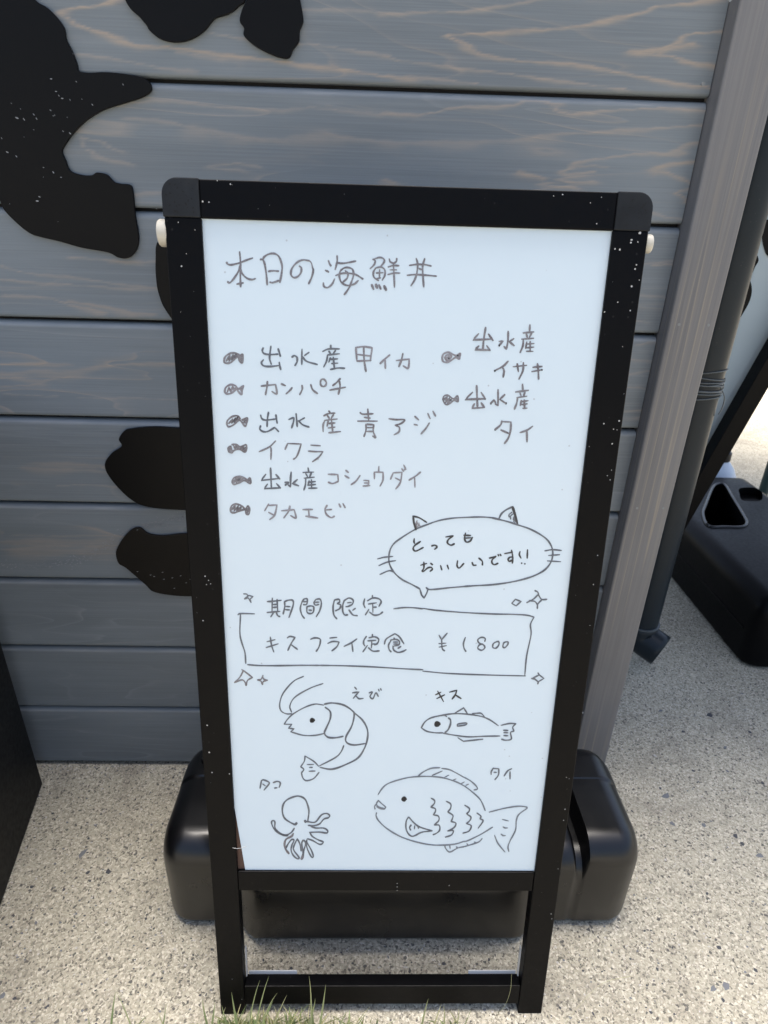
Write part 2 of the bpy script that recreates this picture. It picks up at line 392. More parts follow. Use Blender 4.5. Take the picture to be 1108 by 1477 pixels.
def plank(z0, z1, x0, x1):
    nx = int((x1-x0)/.006)
    zb, zt = z0+.0022, z1-.0022
    prof = [(zb, .013), (zb, .0055), (zb+.0008, .0025), (zb+.0022, .0008), (zb+.0045, 0.0)]
    n = int((zt-.009-(zb+.0045))/.002); prof += [(zb+.0045+(zt-.009-zb-.0045)*(i+1)/n, 0.0) for i in range(n)]
    prof += [(zt-.0070, .0006), (zt-.0048, .0018), (zt-.0028, .0036), (zt-.0012, .0060), (zt-.0003, .0088), (zt, .013)]
    xs = np.linspace(x0, x1, nx+1); m = len(prof)
    Z = np.array([p[0] for p in prof]); Y = np.array([p[1] for p in prof])
    XX, ZZ = np.meshgrid(xs, Z, indexing='ij'); YY = np.broadcast_to(Y, XX.shape)
    co = np.stack([XX, YY, ZZ], -1).reshape(-1, 3)
    idx = np.arange((nx+1)*m).reshape(nx+1, m)
    f = np.stack([idx[:-1, :-1], idx[1:, :-1], idx[1:, 1:], idx[:-1, 1:]], -1).reshape(-1, 4)
    base = np.array([(x0+x1)/2, 0, z0]); pb = wloc(WALL)
    me = bpy.data.meshes.new('plank')
    me.from_pydata((co-base).tolist(), [], f.tolist()); me.update()
    g, t = grain_at(co[:, 0].copy(), co[:, 2].copy())
    dt = (zt-co[:, 2])          # sky highlight painted as a paler band along the rounded upper arris
    edge_hl = np.exp(-((dt-.0062)/.0030)**2)*(.42+.16*np.sin(co[:, 0]*31+z0*50)+.10*np.sin(co[:, 0]*97+z0*20))
    t = np.where(edge_hl > g, .12, t); g = np.maximum(g, edge_hl)  # painted highlight is stored together with the traced grain
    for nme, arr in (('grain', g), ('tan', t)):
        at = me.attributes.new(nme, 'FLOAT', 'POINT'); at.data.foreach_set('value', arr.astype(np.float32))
    me.polygons.foreach_set('use_smooth', [True]*len(me.polygons))
    me.materials.append(M['plank'])
    o = bpy.data.objects.new('plank', me); o.location = tuple(base-pb); link(o, WALL)
    return o
zs = [0.006, Z8]+[Z8+PITCHZ*i for i in range(1, 14)]
for a_, b_ in zip(zs[:-1], zs[1:]):
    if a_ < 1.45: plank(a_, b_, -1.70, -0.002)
    else: mk('plank', boxv(ID, (-1.70, 0, a_+.002), (-.002, .013, b_-.002)), BOXF, M['plank'], WALL, bevel=.004)
box('wall_core', (-1.70, .0125, 0), (-.002, .11, 2.25), M['core'], WALL)
box('corner_post', (-.001, -.030, .0), (.072, .062, 2.27), M['post'], WALL, bevel=.0035, seg=3)
# unseen roof slab added above the picture to shade wall foot and ground
box('added_shade_roof', (-2.2, -.06, 2.30), (2.0, 2.9, 2.36), M['box'], WALL, bevel=.004)
# shadow-gap trim strip between planks and post
0 and box('trim_strip', (-.0075, -.012, .006), (-.0015, .012, 2.25), M['post'], WALL, bevel=.001)
# nail heads in the post
for px, py in ((1053, 0), (1014, 121), (979.5, 468), (1022, 469), (919, 733), (956.5, 733), (840.5, 1028)):
    p = onwall(px, py, -.030)
    v_, f_ = tubev([p+np.array([0, .002, 0]), p+np.array([0, -.0006, 0])], .0022, 8)
    mk('nail', v_, f_, M['knobd'], WALL)
# dried splash arc on the planks
vf = []
arc = crom([np.array(p) for p in [(-10, 815), (50, 816), (93, 812), (122, 804), (150, 790), (170, 780), (190, 764), (215, 757), (240, 752), (264, 745)]], 8)
def fleck(c, a, b_, ang, f, n=7, th=.0004):
    vs = [f(c[0]+math.cos(t)*a*math.cos(ang)-math.sin(t)*b_*math.sin(ang), c[1]+math.cos(t)*a*math.sin(ang)+math.sin(t)*b_*math.cos(ang)) for t in
          [2*math.pi*i/n+random.uniform(-.25, .25) for i in range(n)]]
    return vs, [tuple(range(n))]
WF = lambda Y: (lambda x, z: np.array([x, Y, z]))
for q in arc:
    for _ in range(4):
        p = onwall(q[0]+random.gauss(0, 6), q[1]+random.gauss(0, 3.5))
        vf.append(fleck((p[0], p[2]), random.uniform(.0008, .0030), random.uniform(.0004, .0008), random.gauss(.3, .5), WF(-.0006)))
for _ in range(16):
    p = onwall(random.uniform(5, 230), random.choice([512, 560, 740, 690, 880, 300])+random.gauss(0, 14))
    vf.append(fleck((p[0], p[2]), random.uniform(.0006, .0018), .0005, random.gauss(0, .6), WF(-.0006)))
tag(mk('dried_splash', *joinvf(vf), M['drip'], WALL), kind='stuff')

# ------------------------------------------------------------------ black cut-outs on the wall
def cutout(name, pts, label, cat='sign cutout', Y0=-.0008, th=.005, mat='cutout', grp='black sheet cutouts on the plank wall', drops=None, plane=0.0, closed_n=5):
    c = crom([np.array(p, float) for p in pts], closed_n, True)
    w_ = [onwall(x, y, plane) for x, y in c]
    n = len(w_); V = [np.array([q[0], plane+Y0-th, q[2]]) for q in w_]+[np.array([q[0], plane+Y0, q[2]]) for q in w_]
    F = [tuple(range(n)), tuple(range(2*n-1, n-1, -1))]+[(i, n+i, n+(i+1) % n, (i+1) % n) for i in range(n)]
    loc = np.mean(V, 0)
    o = mk(name, V, F, M[mat], None, loc=loc, bevel=.0008, seg=2)
    fixn(o); tag(o, label, cat, grp)
    if drops:
        vf = []
        for (dx, dy, a, b_, an) in drops:
            p = onwall(dx, dy, plane); vf.append(fleck((p[0], p[2]), a, b_, an, WF(plane+Y0-th-.0005)))
        tag(mk('water_mark', *joinvf(vf), M['drip'], o), kind='stuff')
    return o
dr = []
for (x, y, s) in [(77, 115, 1), (113, 119, .7), (180, 123, .8), (28, 171, 1.6), (38, 173, 1.2), (52, 166, 1), (56, 172, 1), (76, 160, .9), (80, 168, .7), (93, 143, 1.1), (104, 145, .8), (84, 133, .9), (88, 139, .8), (136, 152, .9), (121, 144, .6), (94, 190, .8), (104, 193, 1.2), (14, 220, 1.2), (27, 226, 1), (66, 242, .7), (80, 249, 1.1), (91, 256, .8), (57, 290, 1.4), (60, 284, 1.), (6, 200, .8), (52, 188, .6), (82, 167, .6), (100, 170, .5), (20, 150, .6), (33, 158, .6)]:
    dr.append((x, y, .0016*s, .0006*s, random.uniform(-1.2, .2)))
for _ in range(5): dr.append((random.uniform(-10, 110), random.uniform(60, 330), random.uniform(.0003, .0007), .0003, 0))
cutout('wall_cutout', [(-90, -60), (20, -40), (52, 0), (70, 12), (85, 27), (95, 42), (98, 58), (106, 74), (113, 92), (116, 103), (130, 106), (155, 105), (185, 108), (208, 113), (219, 122), (219, 133), (205, 142), (180, 150), (150, 160), (126, 175), (108, 193), (95, 211), (92, 220), (97, 232), (103, 246), (118, 252), (134, 253), (142, 249), (156, 252), (166, 262), (176, 265), (190, 267), (194, 280), (197, 310), (202, 344), (197, 363), (186, 372), (172, 371), (158, 364), (120, 357), (88, 348), (62, 342), (45, 336), (25, 320), (8, 302), (0, 286), (-40, 240), (-90, 150)],
       'large black silhouette with pointed spur and dried drops, upper left of the plank wall', drops=dr)
cutout('wall_cutout', [(181, -4), (190, 14), (203, 26), (213, 38), (218, 46), (232, 57), (250, 62), (268, 61), (285, 54), (298, 44), (306, 34), (314, 27), (332, 21), (346, 10), (356, -3), (356, -60), (300, -90), (210, -80), (176, -40)],
       'wide rounded black silhouette at top of the wall, left of the teardrop one')
cutout('wall_cutout', [(359, -4), (350, 16), (347, 32), (353, 42), (353, 53), (368, 67), (390, 79), (408, 85), (418, 84), (424, 72), (432, 61), (433, 46), (438, 32), (436, 14), (433, -2), (425, -50), (385, -60), (362, -30)],
       'small teardrop shaped black silhouette at top of the wall, above the board')
cutout('wall_cutout', [(231, 346), (226, 375), (227, 405), (231, 425), (240, 446), (262, 470), (310, 480), (330, 420), (320, 350), (270, 335)],
       'black silhouette mostly hidden behind the menu board just below its left white knob')
cutout('wall_cutout', [(268, 616), (225, 614), (190, 617), (180, 621), (173, 632), (177, 642), (163, 652), (153, 667), (158, 684), (178, 708), (199, 724), (225, 731), (268, 734), (330, 734), (400, 700), (400, 650), (340, 615)],
       'black silhouette left of the menu board at mid height, above the lower worn one')
d2 = [(x, y, .0018, .0006, .1) for x, y in [(186, 763), (200, 762), (200, 822), (219, 827), (224, 829), (238, 833), (250, 831), (262, 828), (236, 823), (253, 846), (270, 838), (276, 833)]]
cutout('wall_cutout', [(268, 768), (235, 771), (215, 768), (204, 760), (193, 761), (180, 773), (170, 790), (169, 800), (173, 811), (183, 817), (196, 828), (212, 842), (222, 851), (245, 856), (280, 858), (350, 855), (400, 820), (380, 780), (330, 766)],
       'worn brownish black silhouette left of the menu board, lowest on the wall', mat='cutout_worn', drops=d2)

# ------------------------------------------------------------------ pale board with a black slanting frame leg, beyond the corner
SF = empty('leaning_board', (.40, .62, 0), 'pale grey board with black cutouts and slanting black leg, right of the downpipe', 'sign board')
def leg(name, a, b_, wx, wy, par, mat='frame'):
    a = np.array(a, float); b_ = np.array(b_, float); t = (b_-a)/np.linalg.norm(b_-a); y = np.array([0, 1.0, 0]); x = np.cross(y, t); x /= np.linalg.norm(x)
    V = [p+x*sx*wx/2+y*sy*wy/2 for p in (a, b_) for sx, sy in ((-1, -1), (1, -1), (1, 1), (-1, 1))]
    return fixn(mk(name, V, BOXF, M[mat], par, bevel=.002))
LZ = 1.75; YP = .668
leg('frame_leg', (.362, .62, 0), (.362+.2837*LZ, .62, LZ), .047, .044, SF)
box('frame_bar', (.16, .60, LZ-.03), (.362+.2837*LZ+.02, .64, LZ+.01), M['frame'], SF, bevel=.003)
leg('frame_leg', (.165, .62, 0), (.165, .62, LZ), .03, .044, SF)
V = [np.array(p) for p in ((.16, YP, .12), (.362+.2837*.12, YP, .12), (.362+.2837*LZ, YP, LZ), (.16, YP, LZ))]
V = V+[v+np.array([0, .012, 0]) for v in V]
fixn(mk('face_panel', V, [(0, 1, 2, 3), (4, 5, 6, 7), (0, 1, 5, 4), (1, 2, 6, 5), (2, 3, 7, 6), (3, 0, 4, 7)], M['pale'], SF))
def motif(pts):
    c = crom([np.array(p, float) for p in pts], 5, True); w_ = [onwall(x, y, YP) for x, y in c]; n = len(w_)
    V = [np.array([q[0], YP-.004, q[2]]) for q in w_]+[np.array([q[0], YP-.0005, q[2]]) for q in w_]
    F = [tuple(range(n)), tuple(range(2*n-1, n-1, -1))]+[(i, n+i, n+(i+1) % n, (i+1) % n) for i in range(n)]
    return fixn(mk('black_motif', V, F, M['cutout'], SF))
motif([(1104, 317), (1100, 326), (1099, 342), (1102, 358), (1107, 369), (1120, 372), (1128, 350), (1122, 322)])
motif([(1086, 370), (1091, 368), (1093, 376), (1088, 385), (1083, 396), (1076, 402), (1070, 400), (1074, 385), (1080, 373)])
motif([(1079, 402), (1083, 412), (1083, 424), (1079, 437), (1070, 453), (1063, 463), (1060, 460), (1066, 446), (1073, 434), (1077, 422), (1076, 412), (1071, 408)])

# ------------------------------------------------------------------ downpipe with elbow
PX, PY, PR = .284, .36, .0425
DP = empty('downpipe', (PX, PY, 0), 'dark grey round plastic downpipe with elbow beside the corner post', 'pipe')
v_, f_ = tubev([(PX, PY, 2.3), (PX, PY, .135)], PR, 40); fixn(mk('pipe_shaft', v_, f_, M['pipe'], DP, smooth=True, angle=40))
vd = np.array([PX, PY, .09])-CAM; vd = vd/np.linalg.norm(vd)
ar = rt-vd*(rt@vd); au = up-vd*(up@vd); ax_ = ar/np.linalg.norm(ar)*.80-au/np.linalg.norm(au)*.60
e0 = np.array([PX, PY, .138]); ep = [e0+np.array([0, 0, .012]), e0, e0+np.array([0, 0, -.012])]
dn = np.array([0, 0, -1.0]); p_ = ep[-1].copy()
for i_ in range(1, 6):
    d_ = dn*(1-i_/5)+ax_*(i_/5); d_ /= np.linalg.norm(d_); p_ = p_+d_*.0085; ep.append(p_.copy())
for i_ in range(3): p_ = p_+ax_*.014; ep.append(p_.copy())
v_, f_ = tubev(ep, [PR+.003]*len(ep), 40, cap=False)
el = fixn(mk('elbow', v_, f_, M['pipe'], DP, smooth=True))
sd = el.modifiers.new('solid', 'SOLIDIFY'); sd.thickness = .003; sd.offset = -1
v_, f_ = tubev([(PX, PY, .1525), (PX, PY, .1495)], PR+.0050, 40); fixn(mk('socket_rim', v_, f_, M['wire'], DP, smooth=True, angle=40))
# wire wound round the pipe
WR = empty('tie_wire', (PX, PY, .80), 'thin grey wire wound round the downpipe with loose ends', 'wire')
vf = []
for j in range(9):
    z0 = .775+.0065*j+random.uniform(-.003, .003); tl = random.uniform(-.012, .012); ph = random.uniform(0, 6)
    pts = [(PX+math.cos(t)*(PR+.0025), PY+math.sin(t)*(PR+.0025), z0+tl*math.cos(t+ph)) for t in [2*math.pi*i/36 for i in range(37)]]
    vf.append(tubev(pts, .0014, 6))
for pts in [[(1038, 556), (1043, 566), (1045, 576), (1041, 590), (1036, 598)], [(1041, 548), (1044, 556), (1040, 566), (1034, 580), (1031, 592), (1030, 600)], [(1036, 552), (1042, 544), (1041, 553), (1044, 560)]]:
    vf.append(tubev([onwall(p[0], p[1], PY-.030) for p in crom([np.array(q, float) for q in pts], 5)], .0012, 6))
mk('wire_coil', *joinvf(vf), M['wire'], WR, smooth=True)

# ------------------------------------------------------------------ water-filled base tanks (lofted)
def rsect(y0, y1, z0, z1, rt_, rb, n=6, notch=None):
    pts = []
    for cy, cz, r, a0 in ((y1-rb, z0+rb, rb, -90), (y1-rt_, z1-rt_, rt_, 0), (y0+rt_, z1-rt_, rt_, 90), (y0+rb, z0+rb, rb, 180)):
        for i in range(n+1):
            a = R(a0+90*i/n); pts.append((cy+r*math.cos(a), cz+r*math.sin(a)))
        if a0 == 0 and notch is not None:
            pts += [(notch+.006, z1), (notch+.001, z1), (notch-.001, z1-.0025), (notch-.006, z1-.0025)]
        elif a0 == 0:
            q = (y0+y1)/2; pts += [(q+.006, z1), (q+.001, z1), (q-.001, z1), (q-.006, z1)]
    return pts
def loft(stations, f=ID):
    V = []; F = []; n = None
    for (x, prm) in stations:
        s = rsect(**prm); n = len(s); V += [f(x, y, z) for y, z in s]
    for i in range(len(stations)-1):
        for k_ in range(n):
            F.append((i*n+k_, i*n+(k_+1) % n, (i+1)*n+(k_+1) % n, (i+1)*n+k_))
    F.append(tuple(range(n))[::-1]); F.append(tuple((len(stations)-1)*n+k_ for k_ in range(n)))
    return V, F
def tank_st(x0, x1, y0, y1, h, slots, r=.045, bulge=.030, drop=.022, mid=None, notch=None):
    st = []
    def P(x, ins=0.0, dy=0.0, dz=0.0):
        rr = max(.012, r-ins*.3)
        st.append((x, dict(y0=y0+ins+dy, y1=y1-ins, z0=max(0, ins*.35), z1=h-ins-dz, rt_=rr, rb=max(.010, .022-ins*.3), notch=notch)))
    e = r
    for i in range(7):
        a = math.pi/2*i/6; P(x0+e*(1-math.sin(a))*1.0 if False else x0+e*(1-math.cos(a)), e*(1-math.sin(a)))
    for (sa, sb) in slots:      # slot between sa and sb
        if sa == slots[0][0]: P(sa-.004); P(sa, .0, .0, .006)
        P(sa+.0025, 0, .002, drop+.016); P(sb-.0025, 0, .002, drop+.016); P(sb, 0, .0, drop+.004)
        if sa == slots[0][0]:
            P(sb+.006, 0, 0, drop)
            mm = slots[1][0]
            n_ = 36
            for j in range(1, n_):
                u = j/n_; x = sb+.006+(mm-.006-sb-.006)*u; bl = bulge*max(0, min(1, (min(x+.684, -.150-x)-.005)/.035))
                P(x, 0, -bl, drop)
            P(mm-.006, 0, 0, drop)
            # mirrored entry to second slot
            P(mm-.001, 0, .0, drop+.004)
        else:
            P(sb+.004)
    for i in range(6, -1, -1):
        a = math.pi/2*i/6; P(x1-e*(1-math.cos(a)), e*(1-math.sin(a)))
    return st
st = tank_st(-.800, .014, -.350, -.112, .203, [(-.694, -.680), (-.103, -.088)], notch=-.205)
st = sorted(st, key=lambda s: s[0])
V, F = loft(st)
TK = empty('water_base_tank', (-.39, -.23, 0), 'black plastic water weight tank on the pavement under the menu board', 'tank weight')
o = fixn(mk('tank_body', V, F, M['tank'], TK, smooth=True, angle=50))
v_, f_ = tubev([(-.745, -.165, .195), (-.745, -.165, .212)], .021, 20); fixn(mk('filler_cap', v_, f_, M['tank'], TK, bevel=.002))

# second tank, at right
TK2 = empty('water_base_tank', (.78, .8, 0), 'large black water weight tank with handle opening, at right behind the downpipe', 'tank weight')
f2 = lambda x, y, z: np.array([.60+(y+.4)*1.0, x, z])       # length runs along Y
st = []
X0, X1, r_ = .345, 1.27, .05
for i in range(7):
    a = math.pi/2*i/6; ins = r_*(1-math.sin(a)); st.append((X0+r_*(1-math.cos(a)), dict(y0=-.4+ins, y1=.05-ins, z0=ins*.3, z1=.222-ins, rt_=max(.012, .05-ins*.3), rb=.02)))
for i in range(6, -1, -1):
    a = math.pi/2*i/6; ins = r_*(1-math.sin(a)); st.append((X1-r_*(1-math.cos(a)), dict(y0=-.4+ins, y1=.05-ins, z0=ins*.3, z1=.222-ins, rt_=max(.012, .05-ins*.3), rb=.02)))
V, F = loft(st, f2); tb = fixn(mk('tank_body', V, F, M['tank2'], TK2, smooth=True, angle=50))
def cutter(pts, z0, z1):
    c = crom([np.array(p, float) for p in pts], 4, True)
    w_ = [onground(x, y, .222) for x, y in c]; n = len(w_)
    V = [np.array([q[0], q[1], z0]) for q in w_]+[np.array([q[0], q[1], z1]) for q in w_]
    F = [tuple(range(n)), tuple(range(n, 2*n))]+[(i, (i+1) % n, n+(i+1) % n, n+i) for i in range(n)]
    return fixn(mk('cutter', V, F, None))
for pts, zz in (([(1022, 759), (1046, 760), (1070, 760), (1077, 755), (1074, 746), (1056, 716), (1046, 700), (1036, 698), (1028, 704), (1018, 728), (1014, 742)], .05), ([(1068, 704), (1096, 704), (1100, 712), (1097, 722), (1072, 722), (1067, 713)], .19)):
    c_ = cutter(pts, zz, .4)
    md = tb.modifiers.new('cut', 'BOOLEAN'); md.object = c_; md.solver = 'EXACT'
    dg = bpy.context.evaluated_depsgraph_get(); me = bpy.data.meshes.new_from_object(tb.evaluated_get(dg))
    tb.modifiers.clear(); tb.data = me; bpy.data.objects.remove(c_)
for p in tb.data.polygons: p.use_smooth = True
try: tb.data.set_sharp_from_angle(angle=R(45))
except Exception: pass

for pts in ([(1022, 759), (1046, 760), (1070, 760), (1077, 755), (1074, 746), (1056, 716), (1046, 700), (1036, 698), (1028, 704), (1018, 728), (1014, 742)],):
    c = crom([np.array(p, float) for p in pts], 4, True); c.append(c[0])
    v_, f_ = tubev([onground(x, y, .2225) for x, y in c], .0055, 8); fixn(mk('handle_rim', v_, f_, M['tank'], TK2, smooth=True))
for zz in (.105,):
    box('mould_seam', (.5975, .40, zz-.003), (.603, 1.20, zz+.003), M['tank2'], TK2, bevel=.001)

# white container behind that tank
JG = empty('plastic_jug', tuple(onground(1063, 800)[:2])+(0,), 'white plastic container with black cap behind the tank at right', 'container')
JG.location = (.985, 1.36, 0)
prof = [(.0, 0), (.075, 0), (.085, .01), (.085, .14), (.08, .17), (.060, .215), (.035, .245), (.025, .25), (.0, .25)]
def lathe(c, prof, seg=28):
    V = []; F = []
    for r_, z in prof:
        for i in range(seg):
            a = 2*math.pi*i/seg; V.append(np.array([c[0]+r_*math.cos(a), c[1]+r_*math.sin(a), c[2]+z]))
    for j in range(len(prof)-1):
        for i in range(seg): F.append((j*seg+i, j*seg+(i+1) % seg, (j+1)*seg+(i+1) % seg, (j+1)*seg+i))
    return V, F
jl = (.985, 1.36, 0)
fixn(mk('jug_body', *lathe(jl, prof), M['jug'], JG, smooth=True))
fixn(mk('jug_cap', *lathe((jl[0], jl[1], .248), [(.0, 0), (.034, 0), (.036, .004), (.036, .034), (.030, .040), (.0, .041)]), M['tank'], JG, smooth=True, angle=40))

PL = empty('green_pole', (1.02, 1.05, 0), 'dark green upright pole at the right edge behind the large tank', 'pole')
q = onwall(1120, 650, 1.45); PL.location = (q[0], 1.45, 0); v_, f_ = tubev([(q[0], 1.45, 0), (q[0], 1.45, 1.3)], .020, 20); fixn(mk('pole_tube', v_, f_, M['green'], PL, smooth=True, angle=40))
PL_off = 0
# ------------------------------------------------------------------ black box at the left edge
CB = empty('black_cabinet', (-1.40, -.19, 0), 'matte black box standing on the pavement at the left edge of the picture', 'cabinet')
a0 = np.array([-1.153, -.052]); a1 = np.array([-1.103, -.319]); dd = (a1-a0)/np.linalg.norm(a1-a0); aw = np.array([-abs(dd[1]), dd[0]]) if True else 0
aw = np.array([dd[1], -dd[0]]); aw = aw if aw[0] < 0 else -aw
p1 = a0; p2 = a0+dd*.55; p3 = p2+aw*.42; p4 = p1+aw*.42
V = [(*p, z) for z in (.0, .86) for p in (p1, p2, p3, p4)]
fixn(mk('cabinet_body', [np.array(v) for v in V], BOXF, M['box'], CB, bevel=.003))
V = [(*p, z) for z in (.8605, .885) for p in (p1-dd*.0-aw*.006-dd*.006, p2-aw*.006+dd*.006, p3+aw*.006+dd*.006, p4+aw*.006-dd*.006)]
fixn(mk('cabinet_lid', [np.array(v) for v in V], BOXF, M['box'], CB, bevel=.004))

# ------------------------------------------------------------------ the menu board
SG = empty('menu_board_stand', tuple(BO+ux*.25), 'black framed standing whiteboard with hand written Japanese seafood menu', 'menu board')
WB, HB, SW, TH = .5025, 1.1712, .0375, .020
box('side_rail', (0, 0, .0), (SW, TH, HB-.036), M['frame'], SG, SIGNF, bevel=.0016, seg=3)
box('side_rail', (WB-SW, 0, .0), (WB, TH, HB-.036), M['frame'], SG, SIGNF, bevel=.0016, seg=3)
box('top_rail', (SW-.0006, .0004, HB-.0365), (WB-SW+.0006, TH-.0004, HB-.0002), M['frame'], SG, SIGNF, bevel=.0016, seg=3)
box('bottom_rail', (SW+.0003, .0012, .2465), (WB-SW-.0003, TH-.001, .2815), M['frame'], SG, SIGNF, bevel=.0014)
def capshape(sgn):
    c = .016; pts = [(0, 0), (SW+.0005, 0), (SW+.0005, .0368)]
    for i in range(9):
        a = R(90+90*i/8); pts.append((c+c*math.cos(a), .0368-c+c*math.sin(a)))
    V = []
    for d in (-.0012, TH+.0012):
        for s, h in pts:
            s2 = s-.0008 if sgn > 0 else WB+.0008-s
            V.append(BP(s2, HB-.0363+h, d))
    n = len(pts)
    F = [tuple(range(n)), tuple(range(n, 2*n))]+[(i, (i+1) % n, n+(i+1) % n, n+i) for i in range(n)]
    return fixn(mk('corner_cap', V, F, M['cap'], SG, bevel=.001, seg=2))
capshape(1); capshape(-1)
# hinge knobs
for s0, s1, h in ((-.0095, .001, B(230, 334)[1]), (WB-.001, WB+.0085, B(937, 350)[1])):
    q = [BP(s0, h, .012), BP(s0+(s1-s0)*.15, h, .012), BP(s1, h, .012)]
    kr = .0135 if s0 < 0 else .0095
    v_, f_ = tubev([q[0], q[0]+(q[2]-q[0])*.18, q[2]], [kr*.93, kr, kr], 24)
    kn = fixn(mk('hinge_knob', v_, f_, M['knob'], SG, smooth=True, angle=35, bevel=.0012))
# sheet: cut obliquely at the lower left so the brown backing shows
DSH = .0045
lw = [B(x, y, DSH) for x, y in ((331.5, 1125), (354.5, 1262))]
xl = SW-.002
sheet = [(xl, HB-.034), (WB-SW+.002, HB-.034), (WB-SW+.002, .279), (lw[1][0], .279), (lw[0][0], lw[0][1]), (B(331, 1090, DSH)[0]-.002, B(331, 1090, DSH)[1])]
V = [BP(s, h, d) for d in (DSH, DSH+.0015) for s, h in sheet]; n = len(sheet)
F = [tuple(range(n)), tuple(range(n, 2*n))]+[(i, (i+1) % n, n+(i+1) % n, n+i) for i in range(n)]
fixn(mk('whiteboard_sheet', V, F, M['white'], SG))
box('backing_board', (SW-.003, DSH+.0020, .278), (WB-SW+.003, DSH+.0060, HB-.033), M['backing'], SG, SIGNF)
# lower crossbar, braces, rear frame
box('crossbar', (SW+.0005, .0015, .0195), (WB-SW-.0005, TH+.001, .0575), M['frame'], SG, SIGNF, bevel=.0012)
for s0, s1, sv in ((.0415, .0415+.075, .0385), (WB-.0415-.075, WB-.0415, WB-.0400)):
    box('brace', (s0, TH+.0015, .0560), (s1, TH+.0030, .0625), M['silver'], SG, SIGNF)
    box('brace', (sv, TH-.004, .0585), (sv+.0015, TH+.002, .116), M['silver'], SG, SIGNF)
top = BP(0, HB-.03, TH+.012)
for s in (.030, WB-.030):
    a = BO+ux*s+np.array([0, .395, .0]); b_ = BP(s, HB-.06, TH+.0125)
    leg('rear_leg', a, b_, .022, .018, SG)
for hz in (.30, .02):
    pa = BO+ux*.041+np.array([0, .395, 0]); pt = BP(.041, HB-.06, TH+.0125); t = (hz)/(pt[2]); c0 = pa+(pt-pa)*t
    box('rear_crossbar', (c0[0]+.001, c0[1]-.008, c0[2]+.002), (c0[0]+WB-.084, c0[1]+.008, c0[2]+.032), M['frame'], SG, bevel=.0012)
# white specks chipped/splashed on the frame
vf = []
SPK = [(333, 266, 1.2), (314, 261, 1), (293, 291, 1.6), (302, 292, 1.1), (262, 384, 1.6), (258, 321, .8), (282, 332, .8), (269, 366, .8), (261, 450, .8), (811, 281, 1.6), (798, 283, 1), (867, 285, .9), (851, 293, .9), (860, 323, 1.2), (923, 336, 2.4), (911, 346, 2.2), (910, 350, 1.6), (920, 349, 1.1), (894, 360, 2.0), (887, 359, 1.8), (918, 382, 1.4), (916, 388, 1.6), (922, 404, 1.0), (911, 413, 2.0), (891, 436, 1.2), (909, 448, 1.2), (872, 450, 1.6), (898, 500, .9), (900, 568, .8), (893, 607, 1.7), (871, 611, 1.7), (885, 619, 1.1), (890, 620, 1.0), (883, 640, 1.9), (850, 644, .8), (882, 678, 1.0), (876, 686, 1.0), (880, 692, 1.1), (862, 801, 1.3), (856, 843, 1.2), (851, 902, 1.), (840, 1028, .8), (817, 1121, 1.2), (821, 1123, 1), (815, 1167, 1.4), (813, 1183, 1.5), (805, 1253, 1.2), (795, 1318, 1.4), (796, 1325, 1.6), (296, 831, 1.4), (301, 837, 1.3), (304, 842, 1), (298, 843, 1), (293, 895, 1.5), (299, 1046, 1.7), (302, 1085, 2.0), (306, 1114, 2.1), (331, 1116, 1.5), (335, 1412, 1.0), (349, 1441, 1.2), (648, 1277, 1.2), (573, 1279, 1.4), (573, 1274, 1.2), (573, 1284, 1.1)]
BF = lambda d: (lambda s, h: BP(s, h, d))
for x, y, s in SPK:
    c = B(x, y); vf.append(fleck(c, .00055*s, .00045*s*random.uniform(.8, 1.6), random.uniform(0, 3), BF(-.0016 if y < 335 else -.0003)))
for _ in range(18):
    if random.random() < .7: x = random.choice([random.uniform(.003, .034), random.uniform(WB-.034, WB-.003)]); y = random.uniform(.05, 1.12)
    else: x = random.uniform(.05, .45); y = random.uniform(HB-.034, HB-.003)
    vf.append(fleck((x, y), random.uniform(.00015, .00035), .0002, 0, BF(-.0003)))
for cx0, cx1 in ((.004, .033), (WB-.033, WB-.004)):
    sv_ = []
    for _ in range(26): sv_.append(fleck((random.uniform(cx0, cx1), HB-random.uniform(.004, .033)), random.uniform(.0004, .0016), random.uniform(.0003, .0008), random.uniform(0, 3), BF(-.0016)))
    tag(mk('grime_spot', *joinvf(sv_), M['core'], SG), kind='stuff')
tag(mk('paint_speck', *joinvf(vf), M['speck'], SG), kind='stuff')
